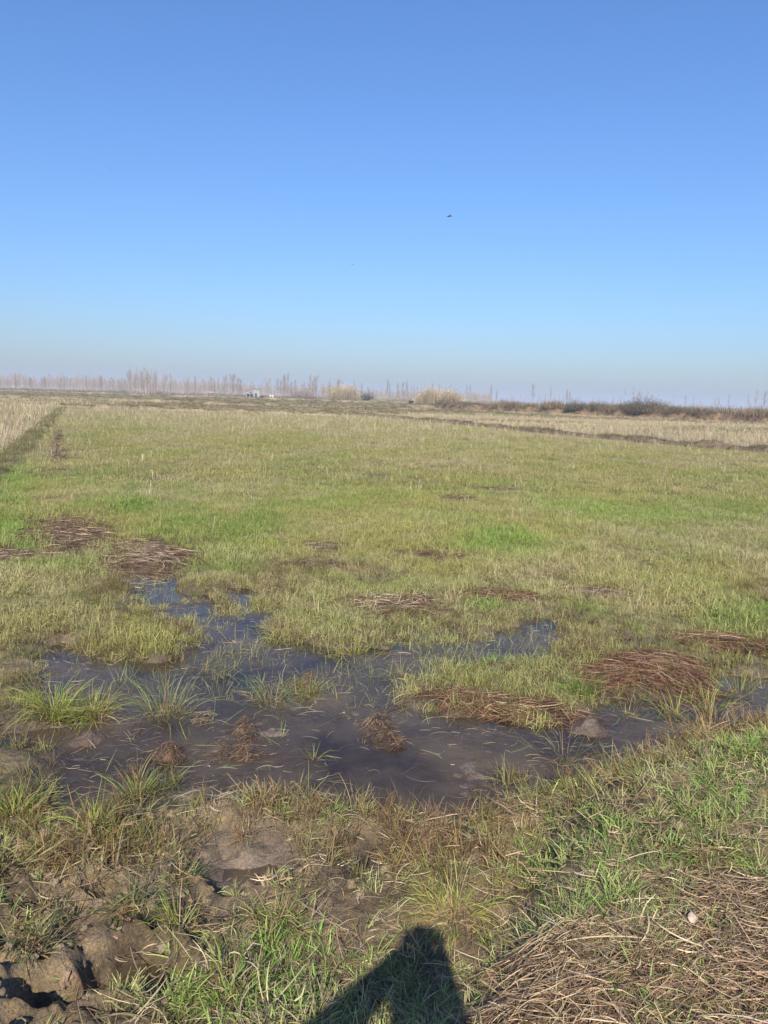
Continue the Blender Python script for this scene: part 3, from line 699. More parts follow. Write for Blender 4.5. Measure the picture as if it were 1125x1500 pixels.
# ------------------------------------------------------------------ straw heaps and clods (things)
PAL = {'clod': [(.10, .055, .035), (.155, .088, .048), (.075, .048, .036), (.10, .06, .04), (.26, .175, .10)],
       'dark': [(.14, .078, .05), (.11, .06, .04), (.17, .10, .062), (.12, .07, .045), (.36, .265, .175)],
       'pale': [(.44, .34, .23), (.13, .075, .05), (.15, .085, .055), (.20, .12, .075), (.11, .062, .042), (.48, .38, .26)],
       'dull': [(.20, .14, .09), (.27, .20, .125), (.14, .095, .065)],
       'red': [(.17, .085, .045), (.21, .11, .06), (.12, .062, .038), (.10, .055, .035), (.36, .25, .155)]}
def straw_heap(p, hg, pal, az, n, label, name, cat, group, sz=1.0):
    r = np.random.default_rng(int(abs(p.c[0]) * 1000) + n)
    n = int(n * (1.8 if name == 'straw_clod' else 1.55))
    q = r.random(n) ** .62 * 1.12; q = np.where(r.random(n) < .15, q * r.uniform(1, 1.5, n), q); a = r.uniform(0, 2 * PI, n)
    q = q * (1 + .42 * (vnoise(np.cos(a) * 2.2 + n, np.sin(a) * 2.2, 3) + .5 * vnoise(np.cos(a) * 5 + n, np.sin(a) * 5, 4))); cl = name == 'straw_clod'; hg = hg * (.5 if cl else .38); n = int(n)
    x, y = p.xy(q * np.cos(a), q * np.sin(a)); kp = r.random(n) < np.clip((1.9 if cl else 1.25) - .75 * q + 2.2 * fbm(x * 2.6, y * 2.6, 3, 55), 0, 1); x, y, q, a = x[kp], y[kp], q[kp], a[kp]; n = len(x); az = az + math.degrees(math.atan2(p.t[1], p.t[0]))
    prof = np.clip(1 - q ** 2, 0, 1) * hg * (.75 + .6 * fbm(x * 4, y * 4, 3, 5))
    c = pick(PAL[pal], n, r)
    # pale strands lie mostly on top of the heap
    lum = c.sum(1); top = (lum > .6) & (prof < hg * .35) & (r.random(n) < .6); c[top] = pick(PAL[pal][-2:-1] if pal != 'pale' else PAL[pal][2:3], top.sum(), r)
    s = max(1.0, min(2.4, np.hypot(*p.c) / 8))
    L_ = r.uniform(.06, .32, n) * sz; w = r.uniform(.002, .0045, n) * s * (.55 if cl else 1)
    def zf(X, Y):
        Q = p.q(X, Y); return np.maximum(height(X, Y), -.012) + np.clip(1 - Q ** 2, 0, 1) ** (.6 if cl else 1) * hg * .8 * (1 + (.5 * billow(X * 14, Y * 14, 2, 6) if cl else 0))
    V, Fq, cc = lying(np.stack([x, y], 1), R(az) + r.normal(0, .6, n) + 1.3 * fbm(x * 2.2, y * 2.2, 3, 8), L_, w, r.uniform(0, .25, n) * prof + .004, r.normal(0, .35, n), c, 4, r, .010, zf=zf)
    # the matted core the strands lie on
    gu, gv = 44, 16; th = np.linspace(0, 2 * PI, gu, endpoint=False); rad = np.linspace(0.02, 1.0, gv)
    T, Q = np.meshgrid(th, rad); ir = .86 + .36 * vnoise(np.cos(T) * 2.2 + n, np.sin(T) * 2.2, 3)
    X, Y = p.xy(np.cos(T) * Q * ir, np.sin(T) * Q * ir)
    Z = np.maximum(height(X.ravel(), Y.ravel()), -.02).reshape(X.shape) - .02 + (np.clip(1 - Q ** 2, 0, 1) * hg * .8 * (1 + .9 * billow(X * 7, Y * 7, 3, 6)))
    i = (np.arange(gv - 1)[:, None] * gu + np.arange(gu)[None]).ravel(); j = (np.arange(gv - 1)[:, None] * gu + (np.arange(gu)[None] + 1) % gu).ravel()
    core = (np.stack([X.ravel(), Y.ravel(), Z.ravel()], 1), np.stack([i, j, j + gu, i + gu], 1), np.array(PAL[pal][1])[None] * (.9 if cl else .7) * (1 + .7 * fbm(X * 22, Y * 22, 3, 9)).reshape(-1, 1))
    V, Fq, cc = merge([(V, Fq, cc), core])
    c3 = np.array([p.c[0], p.c[1], max(float(height(p.c[0:1], p.c[1:2])[0]), 0)])
    o = obj(name, mesh_np(name, V - c3, Fq, {'col': ('FLOAT_COLOR', cc)}), M_STRAW, loc=c3)
    return tag(o, label, cat, group)
for h in HEAPS: straw_heap(*h, 'straw_heap', 'straw heap', 'heaps of rotted straw in the field')
for h in CLODS: straw_heap(*h, 'straw_clod', 'clod', 'rusty clods standing in the pool', .22)

def straw_mat():
    r = np.random.default_rng(5); n = 15000
    parts = []
    x, y = r.uniform(-.6, 3.6, n * 4), r.uniform(1.2, 2.9, n * 4); m = np.zeros(len(x)); w = .3 * fbm(x * 2.5, y * 2.5, 4, 77)
    for p in MAT_BR: m = np.maximum(m, sst(1.15, .6, p.q(x, y) + w))
    k = r.random(len(x)) < m; x, y = x[k], y[k]; n = len(x)
    c = pick([(.25, .155, .09), (.34, .225, .13), (.165, .10, .06), (.46, .345, .21), (.125, .078, .048), (.39, .28, .17)], n, r)
    parts.append(lying(np.stack([x, y], 1), .15 + r.normal(0, .75, n), r.uniform(.16, .42, n) ** 2, r.uniform(.0011, .0030, n), r.uniform(.0, .03, n), r.normal(0, .35, n), c, 5, r, .012))
    n = 90; x, y = r.uniform(.2, 2.6, n), r.uniform(1.3, 2.2, n); m = np.zeros(n)
    for p in MAT_BR: m = np.maximum(m, sst(1.1, .6, p.q(x, y)))
    k = m > .3; x, y = x[k], y[k]; n = len(x)
    parts.append(lying(np.stack([x, y], 1), .2 + r.normal(0, .5, n), r.uniform(.12, .32, n), r.uniform(.0025, .0045, n), r.uniform(.02, .05, n), r.normal(0, .2, n), pick([(.48, .38, .26), (.40, .29, .19)], n, r), 5, r, .006))
    V, Fq, cc = merge(parts)
    o = obj('straw_mat', mesh_np('straw_mat', V, Fq, {'col': ('FLOAT_COLOR', cc)}), M_STRAW)
    tag(o, 'wide brown mat of dead grass and straw filling the lower right corner of the photo', 'straw mat')
straw_mat()

# ------------------------------------------------------------------ tufts (things)
TC = {'lime': [(.26, .36, .05), (.20, .31, .04), (.31, .35, .08), (.34, .28, .11)],
      'green': [(.135, .25, .04), (.18, .27, .055), (.23, .26, .09)],
      'thin': [(.20, .27, .085), (.15, .24, .085), (.28, .28, .12)],
      'dark': [(.075, .125, .045), (.10, .15, .06), (.14, .16, .08)],
      'yellow': [(.30, .34, .08), (.24, .30, .06), (.36, .35, .13)],
      'brown': [(.26, .17, .09), (.20, .12, .065), (.32, .25, .13), (.24, .24, .08)],
      'vivid': [(.10, .28, .02), (.13, .25, .03)]}
TUFTS = [ # px, py of the base, width px, height px, blades, palette, spread, label
 (80,1052,60,66,210,'lime',.55,'big bushy yellow-green grass tuft in the water near the left edge'),
 (138,1050,52,52,150,'lime',.6,'yellow-green tuft with a reddish base, right of the biggest tuft at left'),
 (245,1046,80,78,120,'thin',.5,'loose fan of thin green blades in open water at left'),
 (20,1200,90,60,240,'lime',1.0,'spiky lime-green tuft cut by the left edge, below the pool'),
 (395,1030,70,55,70,'thin',.55,'sparse pale green tuft standing alone left of the pool centre'),
 (450,1003,45,30,50,'green',.5,'small tuft growing from the rusty straw islet'),
 (200,1172,46,60,60,'green',.5,'slender bent tuft in dark water right of the lime tuft on the left bank'),
 (138,1214,42,62,70,'lime',.4,'upright narrow tuft at the near side of the left pool'),
 (78,1245,48,60,40,'green',.6,'few long pale blades rising from mud near the left edge'),
 (325,992,24,28,30,'thin',.5,'tiny tuft in the far left part of the pool'),
 (178,1003,34,40,50,'thin',.6,'thin tuft at the far left shore, behind the fan of blades'),
 (848,1018,34,50,90,'vivid',.4,'bright green upright tuft at the right end of the grassy island'),
 (985,1050,40,48,55,'lime',.5,'tuft in shallow water in front of the combed straw heap'),
 (1037,1044,28,44,40,'lime',.4,'narrow tuft in the water at the right, beside the pale dry stalks'),
 (925,1048,34,40,40,'thin',.6,'small tuft standing in water left of the combed heap front'),
 (830,1110,30,64,26,'thin',.4,'single spray of tall thin blades in the dark water right of centre'),
 (458,1112,12,34,10,'lime',.3,'two or three short bright blades alone in the dark pool'),
 (800,1166,24,32,34,'vivid',.6,'short vivid tuft on a pale clod at the near shore'),
 (1045,1072,56,60,90,'brown',.45,'pale dry grass stalks at the right end of the near shore'),
 (700,1205,60,46,150,'brown',.9,'drooping reddish-brown grass hummock on the near shore right of centre'),
 (665,1342,90,75,170,'yellow',1.0,'pale yellow-green tuft just above the shadow'),
 (755,1302,60,40,90,'yellow',1.0,'smaller yellow-green tuft right of the one above the shadow'),
 (345,1448,130,60,240,'green',1.0,'broad bright green tuft on the bank left of the shadow'),
 (400,1352,70,50,130,'green',.9,'fresh green tuft on the bank beside the brown puddle'),
 (262,1408,42,60,46,'lime',.5,'long upright green blades at the edge of the muddy hole'),
 (62,1335,80,36,130,'dark',1.0,'dull green tuft on trampled mud at the left edge'),
 (190,1370,50,52,100,'dark',.9,'dark green tuft on the mud between the hoof holes'),
 (48,1440,56,52,130,'dark',.8,'bluish green tuft beside the deepest hole, lower left'),
 (265,1290,50,40,90,'dark',.8,'dull bluish tuft left of the brown puddle'),
 (140,1425,80,40,90,'green',1.0,'flat spreading tuft above the muddy hole at lower left'),
 (1040,1265,80,50,160,'green',1.0,'lush green tuft on the bank near the right edge'),
 (960,1245,70,44,110,'dark',1.0,'dull green tuft on the right bank, left of the lush one'),
 (1100,1140,60,36,120,'vivid',1.0,'vivid green grass tuft at the right edge of the bank'),
 (880,1370,50,40,60,'dark',1.0,'small dark tuft at the upper edge of the brown mat'),
 (725,1425,34,30,40,'lime',1.0,'tiny bright tuft right of the shadow'),
 (520,962,64,42,70,'lime',.7,'low yellow-green tuft in the far half of the pool, beneath the matted straw'),
 (590,990,54,36,50,'thin',.8,'thin tuft in open water just left of the grassy island tip'),
 (285,978,46,40,50,'thin',.7,'weak tuft at the far left of the pool, below the grassy point'),
 (1082,1015,50,46,70,'lime',.7,'tuft at the right edge of the pool, in front of the muddy ridge'),
 (420,935,70,44,130,'lime',.9,'thick tuft with reddish base where the blue channel meets the pool'),
 (150,1240,40,40,60,'green',.7,'short tuft on the mud below the left pool'),
]
def make_tuft(px, py, wpx, hpx, n, pal, spread, label):
    z0 = .0 if py < 1180 else .1 if py < 1300 else .2
    c = at(px, py, z0); gz = float(height(c[0:1], c[1:2])[0])
    c = at(px, py, max(gz, 0)); gz = float(height(c[0:1], c[1:2])[0])
    d = math.sqrt(c[0] ** 2 + c[1] ** 2 + H * H); wm = wpx / FPX * d; hm = hpx / FPX * d * 1.0; n = int(n * 1.5)
    r = np.random.default_rng(int(px * 7 + py))
    rr = np.sqrt(r.random(n)) * wm * .30; a = r.uniform(0, 2 * PI, n); x = c[0] + rr * np.cos(a); y = c[1] + rr * np.sin(a)
    P = np.stack([x, y, height(x, y) - .015], 1); P[:, 2] = np.maximum(P[:, 2], -.07)
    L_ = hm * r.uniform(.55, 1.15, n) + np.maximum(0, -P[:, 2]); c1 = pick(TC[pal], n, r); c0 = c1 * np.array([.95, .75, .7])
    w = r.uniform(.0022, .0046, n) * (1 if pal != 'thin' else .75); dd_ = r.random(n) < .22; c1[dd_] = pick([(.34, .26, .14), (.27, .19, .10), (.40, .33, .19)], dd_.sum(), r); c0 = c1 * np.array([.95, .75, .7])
    out_ = np.arctan2(y - c[1], x - c[0]) + r.normal(0, .5, n)
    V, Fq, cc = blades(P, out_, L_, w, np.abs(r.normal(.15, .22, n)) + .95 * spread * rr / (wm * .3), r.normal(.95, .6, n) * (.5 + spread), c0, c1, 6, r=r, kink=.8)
    parts = [(V, Fq, cc)]
    nb = n // 3
    bb = lying(np.stack([c[0] + r.normal(0, wm * .22, nb), c[1] + r.normal(0, wm * .2, nb)], 1), r.uniform(0, 6.3, nb), r.uniform(.04, .13, nb), r.uniform(.0025, .0045, nb), np.full(nb, .012), r.normal(0, .6, nb), pick(TC['brown'], nb, r), 4, r, .01, zf=lambda X, Y: np.maximum(height(X, Y), -.02))
    V, Fq, cc = merge(parts + [bb]); o3 = np.array([c[0], c[1], max(gz, -.02)])
    o = obj('grass_tuft', mesh_np('grass_tuft', V - o3, Fq, {'col': ('FLOAT_COLOR', cc)}), M_TUFT, loc=o3)
    tag(o, label, 'grass tuft', 'single grass tufts on the bank and in the water')
for t in TUFTS: make_tuft(*t)

def dry_leaf():
    c = at(1012, 1376, .3); gz = float(height(c[0:1], c[1:2])[0]) + .035
    o_ = [(-.020, 0), (-.012, .010), (-.002, .013), (.008, .010), (.012, .014), (.020, .004), (.013, -.004), (.016, -.012), (.004, -.010), (-.010, -.009)]
    V = [(0, 0, .004)] + [(x, y, .006 * math.sin(x * 90)) for x, y in o_]
    Fq = [(0, 1 + i, 1 + (i + 1) % len(o_)) for i in range(len(o_))]
    me = mesh_np('dry_leaf', np.array(V) * 1.2, np.array(Fq), smooth=True)
    o = obj('dry_leaf', me, simple('dry_leaf', (.46, .33, .25), .7, 60, .2, .1), loc=(c[0], c[1], gz)); o.rotation_euler = (.5, .15, 1.1)
    sm = o.modifiers.new('thick', 'SOLIDIFY'); sm.thickness = .0006
    tag(o, 'pale pinkish dry leaf lying on the brown mat at lower right', 'leaf')
dry_leaf()

# ------------------------------------------------------------------ trees, reeds, shrubs
def gz(p): return float(height(np.array([p[0]]), np.array([p[1]]))[0])
def tree_mesh(h, pal, r, spread=.12, nbr=34, conic=False):
    """returns trunk and crown arrays of a bare upright tree"""
    K = 9; t = np.linspace(0, 1, K); ctr = np.stack([np.cumsum(r.normal(0, .012 * h, K)), np.cumsum(r.normal(0, .012 * h, K)), t * h * .92], 1); ctr[:, :2] -= ctr[0, :2]
    rad = .012 * h * (1 - t) ** .8 + .012; S = 6; th = np.linspace(0, 2 * PI, S, endpoint=False)
    V = (ctr[:, None] + rad[:, None, None] * np.stack([np.cos(th), np.sin(th), 0 * th], 1)[None]).reshape(-1, 3)
    i = (np.arange(K - 1)[:, None] * S + np.arange(S)[None]).ravel(); j = (np.arange(K - 1)[:, None] * S + (np.arange(S)[None] + 1) % S).ravel()
    trunk = (V, np.stack([i, j, j + S, i + S], 1), np.tile(pal[0], (len(V), 1)))
    tt = r.uniform(.16, 1, nbr); b0 = np.stack([np.interp(tt, t, ctr[:, k]) for k in range(3)], 1)
    az = r.uniform(0, 2 * PI, nbr); L_ = h * (spread * 2.6 * (1.12 - tt) ** .8 + .07) * r.uniform(.5, 1.25, nbr)
    lo = blades(b0, az, L_, np.full(nbr, .007 * h), r.uniform(.35, .75, nbr), r.uniform(-.5, -.1, nbr), np.tile(pal[1], (nbr, 1)), np.tile(pal[2], (nbr, 1)), 3, r=r)
    Vb = lo[0].reshape(nbr, 4, 2, 3).mean(2)
    m = nbr * 10; bi = r.integers(0, nbr, m); s = r.integers(1, 4, m); P = Vb[bi, s] * 1.0
    tw = blades(P, az[bi] + r.normal(0, .9, m), h * r.uniform(.06, .17, m), np.full(m, .0030 * h), np.abs(r.normal(.45, .3, m)), r.normal(-.2, .3, m), np.tile(pal[1], (m, 1)), pick([pal[2]], m, r), 2, r=r)
    return trunk, merge([lo, tw])
PALE = [np.array(c) for c in [(.46, .39, .33), (.34, .28, .24), (.29, .235, .205)]]
DARK = [np.array(c) for c in [(.25, .19, .145), (.24, .18, .135), (.22, .16, .12)]]
TREE = {}
for nm, pal in (('pale', PALE), ('dark', DARK)):
    TREE[nm] = []
    for k in range(5):
        r = np.random.default_rng(300 + k + (50 if nm == 'dark' else 0))
        tr, cr = tree_mesh(10, pal, r, [.09, .13, .17, .21, .11][k], [30, 40, 50, 56, 28][k])
        TREE[nm].append([mesh_np(n_, *d[:2], {'col': ('FLOAT_COLOR', d[2])}) for n_, d in (('trunk', tr), ('crown', cr))])
        for me in TREE[nm][-1]: me.materials.append(M_WOOD)
def put_tree(px, dist, h, nm, label, group):
    c = far(px, dist); k = random.randrange(5); tm, cm = TREE[nm][k]
    o = empty('bare_tree', (c[0], c[1], gz(c) - .05), random.uniform(0, 6.28)); s = h / 10; q = random.uniform(.45, .95); o.scale = (s * q, s * q, s)
    obj('trunk', tm, None, o); obj('crown', cm, None, o)
    tag(o, label, 'tree', group)
CL = [((187, 229), 290, 46, (6.0, 9.4), 'pale', 'pale thin bare tree in the dense grove at left of the horizon', 'pale grove at left'),
      ((238, 282), 310, 32, (4, 8.4), 'pale', 'bare tree in the second grove, between the pale grove and the grey shed', 'second grove at left'),
      ((30, 185), 420, 24, (5, 9), 'dark', 'faint bare tree of the distant row left of the pale grove', 'distant row at far left'),
      ((284, 356), 350, 36, (3, 9.5), 'dark', 'bare tree between the second grove and the white hut', 'trees left of the hut'),
      ((356, 395), 390, 12, (6, 10), 'pale', 'bare tree rising behind the white hut', 'trees behind the hut'),
      ((396, 482), 360, 34, (3.5, 10.5), 'dark', 'bare tree between the white box and the left reed bed', 'trees right of the hut'),
      ((482, 530), 330, 10, (6, 8.8), 'dark', 'bare tree behind the left reed bed', 'trees behind the left reeds'),
      ((532, 602), 300, 20, (3.5, 8.6), 'dark', 'dark bare tree between the two straw-coloured reed beds', 'dark trees between the reed beds'),
      ((606, 690), 420, 12, (7, 11), 'dark', 'thin bare tree showing above the right reed bed', 'trees behind the right reeds'),
      ((690, 830), 470, 14, (5, 12.5), 'dark', 'faint bare tree right of the reed beds, above the low bank', 'faint trees above the left end of the bank'),
      ((830, 1120), 520, 14, (7, 13.5), 'dark', 'very faint thin tree above the bushy bank at right', 'faint trees above the bank at right')]
for (a, b), d, n, (h0, h1), nm, lb, gp in CL:
    for i in range(n):
        put_tree(a + (b - a) * min(1, max(0, (i + 3.2 * random.gauss(.5, .8)) / n)), d * random.uniform(.94, 1.1), random.uniform(h0, h1) if random.random() < .7 else random.uniform(h0, (h0 + h1) / 2), nm, lb, gp)
put_tree(24.5, 165, 3.9, 'dark', 'dark narrow tree standing alone near the left edge, nearer than the others', None)
put_tree(421, 300, 9.2, 'dark', 'tallest dark pole-like tree, right of the white box', None)

def far_wood():
    def mk(r):
        a, b = tree_mesh(10, [np.array([.9, .9, .9])] * 3, r, .16, 40); return merge([a, b])
    sources('far_tree', [mk] * 5, M_WOOD_I)
    n = 3700; px = np.concatenate([rng.uniform(-300, 490, 2700), rng.uniform(480, 720, 1000)]); dist = rng.uniform(520, 780, n); P = []; s = []
    for a, d in zip(px, dist):
        c = far(a, d); P.append((c[0], c[1], 0)); s.append((rng.uniform(.35, 1.0) if a < 490 else rng.uniform(.3, .75)) * (1.0 + .3 * float(fbm(np.array([a * .02]), np.array([1.0]), 2, 3)[0])))
    for k in range(90):
        c = far(rng.uniform(740, 1500), rng.uniform(700, 900)); P.append((c[0], c[1], 0)); s.append(rng.uniform(.5, .9))
    def brush(r):
        n = 60; P0 = np.stack([r.normal(0, 1.6, n), r.normal(0, 1.0, n), np.full(n, -.1)], 1); c = np.ones((n, 3)) * r.normal(1, .25, (n, 1))
        return blades(P0, r.uniform(0, 6.28, n), r.uniform(.5, 2.0, n), r.uniform(.03, .08, n), np.abs(r.normal(.2, .25, n)), r.normal(.4, .4, n), c * .8, c, 3, r=r, kink=.6)
    sources('far_brush', [brush] * 5, M_WOOD_I)
    B = []; 
    for k in range(2600):
        a = rng.uniform(-120, 1250); d = rng.uniform(270, 560) if a < 760 else rng.uniform(420, 620); c = far(a, d); B.append((c[0], c[1], 0))
    B = np.array(B); sB = rng.uniform(.4, 1.25, len(B)) * np.clip(.9 + 1.2 * fbm(B[:, 0] * .03, B[:, 1] * .01, 3, 12), .25, 2)
    scatter('far_brush', 'far_brush', B, pick([(.26, .20, .16), (.36, .29, .21), (.17, .14, .12), (.22, .20, .13)], len(B)), sB, 'low brown undergrowth at the foot of the distant trees', .02)
    Q = BUNDS['bank']; i = rng.integers(0, len(Q) - 1, 900); q = Q[i, rng.integers(4, 11, 900)]
    keep = rng.random(900) < .18 + 1.9 * fbm(q[:, 0] * .2, q[:, 1] * .2, 3, 33); q = q[keep]
    scatter('bank_scrub', 'far_brush', q, pick([(.19, .135, .09), (.27, .20, .125), (.14, .105, .07), (.16, .14, .08)], len(q)), rng.uniform(.25, .75, len(q)), 'low brown scrub growing along the far earth bank', .05)
    scatter('far_wood', 'far_tree', np.array(P), pick([(.42, .33, .25), (.47, .37, .28), (.34, .27, .21)], len(P)), s, 'hazy band of bare woodland along the horizon', .02)
far_wood()

def reed_bed(px0, px1, dist, h, n, pal, label, ry=3.0):
    a, b = far(px0, dist), far(px1, dist); c = (a + b) / 2; w = np.linalg.norm(b - a); r = np.random.default_rng(int(px0))
    u = r.uniform(-1, 1, n); v = r.uniform(-1, 1, n); x = u * w * .5; y = v * ry
    lump = .72 + .45 * fbm(u * 2.6 + px0, v * 1.2, 3, 8) + .22 * (1 - u ** 2); edge = np.clip(1.05 - np.abs(u) ** 4, .2, 1)
    L_ = h * lump * edge * r.uniform(.7, 1.12, n); z0 = gz(c)
    P = np.stack([x, y, np.full(n, -.1)], 1); az = np.where(r.random(n) < .5, np.where(u > 0, 0, PI), r.uniform(0, 6.28, n))
    c1 = pick(pal, n, r); st = blades(P, az, L_, r.uniform(.03, .07, n), np.abs(r.normal(.05, .08, n)) + .12 * np.abs(u), r.normal(.28, .25, n), c1 * .6, c1, 4, r=r)
    C = st[0].reshape(n, 5, 2, 3).mean(2); m = n // 2; i = r.integers(0, n, m)
    pl = blades(C[i, 4] - [0, 0, .25], az[i], r.uniform(.3, .6, m), r.uniform(.08, .15, m), r.uniform(.1, .6, m), r.normal(.6, .3, m), c1[i] * .95, c1[i] * 1.1, 2, r=r)
    o = empty('reed_bed', (c[0], c[1], z0), math.atan2(b[1] - a[1], b[0] - a[0]))
    obj('stalks', mesh_np('stalks', *st[:2], {'col': ('FLOAT_COLOR', st[2])}), M_TUFT, o); obj('plumes', mesh_np('plumes', *pl[:2], {'col': ('FLOAT_COLOR', pl[2])}), M_TUFT, o)
    tag(o, label, 'reed bed')
RP = [(.56, .45, .27), (.48, .37, .22), (.62, .51, .33)]
reed_bed(478, 528, 225, 4.9, 3000, RP, 'left of two straw-coloured reed beds, ragged and mixed with grey twigs')
reed_bed(607, 680, 195, 4.6, 4600, RP, 'right and larger reed bed, a pale straw-coloured dome on the horizon')
reed_bed(424, 462, 235, 2.9, 1100, [(.30, .22, .17), (.36, .27, .19), (.25, .19, .16)], 'brownish low reed bed right of the white box')
reed_bed(680, 738, 190, 1.5, 900, [(.40, .32, .22), (.34, .27, .19)], 'low thin reeds trailing right from the large pale reed bed')
reed_bed(530, 600, 215, 1.3, 900, [(.46, .37, .25), (.36, .28, .19)], 'low pale reeds under the dark trees between the reed beds', 2)

def shrub(px, dist, w, h, pal, leaf, label, twiggy=0, up=.5):
    c = far(px, dist); r = np.random.default_rng(int(px * 3)); n = int(260 * max(1, w))
    az = r.uniform(0, 6.28, n); q = np.sqrt(r.random(n)); P = np.stack([q * np.cos(az) * w * .28, q * np.sin(az) * w * .28, np.zeros(n)], 1)
    st = blades(P, az + r.normal(0, .5, n), h * r.uniform(.5, 1.1, n) * (1.1 - .35 * q), r.uniform(.015, .035, n), np.abs(r.normal(.15, .15, n)) + q * .55, r.normal(.5, .4, n), pick(pal, n, r), pick(pal, n, r), 4, r=r, kink=.8)
    C = st[0].reshape(n, 5, 2, 3).mean(2); m = n * 9; i = r.integers(0, n, m); k = r.integers(1, 5, m)
    k2 = .55 + .6 * (fbm(C[i, k][:, 0] * 1.4 + px, C[i, k][:, 2] * 1.8, 3, 4) + .3)
    keep = r.random(m) < k2; i, k = i[keep], k[keep]; m = len(i)
    lf = blades(C[i, k] + r.normal(0, .08, (m, 3)), r.uniform(0, 6.28, m), r.uniform(.08, .24, m), r.uniform(.03, .07, m), r.uniform(0, 1.6, m), r.normal(.4, .5, m), pick(leaf, m, r, .3), pick(leaf, m, r, .3), 2, r=r)
    parts = [('stems', st), ('foliage', lf)]
    o = empty('shrub', (c[0], c[1], gz(c) + up))
    if twiggy:
        n2 = 26; az = r.uniform(0, 6.28, n2)
        a_ = blades(np.stack([r.normal(-.1 * w, .15 * w, n2), r.normal(0, .15 * w, n2), np.full(n2, h * .4)], 1), az, r.uniform(.6, 1.1, n2) * twiggy, np.full(n2, .05), np.abs(r.normal(.3, .25, n2)), r.normal(.3, .4, n2), np.tile([.2, .18, .17], (n2, 1)), np.tile([.24, .22, .2], (n2, 1)), 4, r=r)
        Cb = a_[0].reshape(n2, 5, 2, 3).mean(2); m = n2 * 14; i = r.integers(0, n2, m)
        b_ = blades(Cb[i, r.integers(2, 5, m)], r.uniform(0, 6.28, m), r.uniform(.2, .6, m), np.full(m, .02), r.uniform(.2, 1.2, m), r.normal(0, .4, m), np.tile([.22, .2, .19], (m, 1)), np.tile([.26, .24, .22], (m, 1)), 2, r=r)
        parts.append(('bare_twigs', merge([a_, b_])))
    for nm, d in parts: obj(nm, mesh_np(nm, *d[:2], {'col': ('FLOAT_COLOR', d[2])}), M_WOOD if nm != 'foliage' else M_TUFT, o)
    tag(o, label, 'shrub', 'shrubs along the earth bank')
SP = [(.15, .115, .085), (.20, .155, .12), (.11, .085, .065)]; SL = [(.15, .125, .07), (.19, .15, .10), (.11, .105, .055), (.22, .17, .12)]
SLG = [(.10, .11, .05), (.14, .13, .07), (.17, .14, .09)]
shrub(778, 121, 2.6, 1.0, SP, SL, 'low brown shrub at the left end of the bushy bank')
shrub(812, 118, 4.2, 1.3, SP, SL, 'spreading brown shrub second from the left end of the bank')
shrub(845, 115, 4.0, 1.5, SP, SLG, 'dark olive shrub on the bank with thin twigs above it', 1.2)
shrub(880, 113, 4.2, 1.6, SP, SLG, 'dense dark shrub on the bank, left of the pale gap')
shrub(912, 112, 3.0, 1.2, SP, SL, 'small reddish shrub between the dense dark one and the tallest')
shrub(945, 109, 6.5, 2.3, SP, SL, 'tallest shrub on the bank, topped by a grey bare twiggy crown', 2.2)
shrub(967, 108, 3.4, 1.9, SP, SL, 'rounded brown shrub leaning against the tallest one on its right')
shrub(997, 106, 4.4, 1.2, SP, SL, 'low sloping reddish shrub right of the tallest one')
shrub(1022, 104, 3.2, .95, SP, SLG, 'last dark low shrub before the bare eroded bank at right')
shrub(535, 245, 4.6, 4.0, [(.10, .085, .07)], [(.09, .08, .06), (.12, .10, .08)], 'dark bush beside the left reed bed', 0, 0)
shrub(738, 126, 1.4, .9, SP, SL, 'small lone bush with an upright stick at the start of the bank', .9)

# ------------------------------------------------------------------ buildings
def box_arr(x0, x1, y0, y1, z0, z1):
    V = [(x, y, z) for z in (z0, z1) for y in (y0, y1) for x in (x0, x1)]
    return V, [(0, 2, 3, 1), (4, 5, 7, 6), (0, 1, 5, 4), (2, 6, 7, 3), (0, 4, 6, 2), (1, 3, 7, 5)]
def boxes(name, lst, mat, parent):
    V, Fq = [], []
    for b in lst:
        v, f = box_arr(*b); o_ = len(V); V += v; Fq += [tuple(i + o_ for i in q) for q in f]
    return obj(name, mesh_np(name, np.array(V), np.array(Fq)), mat, parent)
def prism(name, prof, y0, y1, mat, parent):
    n = len(prof); V = [(x, y0, z) for x, z in prof] + [(x, y1, z) for x, z in prof]
    me = bpy.data.meshes.new(name); me.from_pydata(V, [], [tuple(range(n)), tuple(range(2 * n - 1, n - 1, -1))] + [((i + 1) % n, i, i + n, (i + 1) % n + n) for i in range(n)]); me.update()
    return obj(name, me, mat, parent)
MW = simple('whitewash', (.28, .27, .26), .8, 1.5, .12); MG = simple('grey_render', (.24, .235, .235), .8, 1.5, .12); MRF = simple('old_roofing', (.16, .145, .145), .7, 2, .2)
MDK = simple('dark_opening', (.04, .035, .035), .8, 2, .1); MPK = simple('rusty_roofing', (.34, .25, .24), .7, 2, .2); MBW = simple('weathered_boards', (.17, .11, .085), .8, 3, .3); MPST = simple('timber_post', (.42, .38, .34), .8, 3, .2)
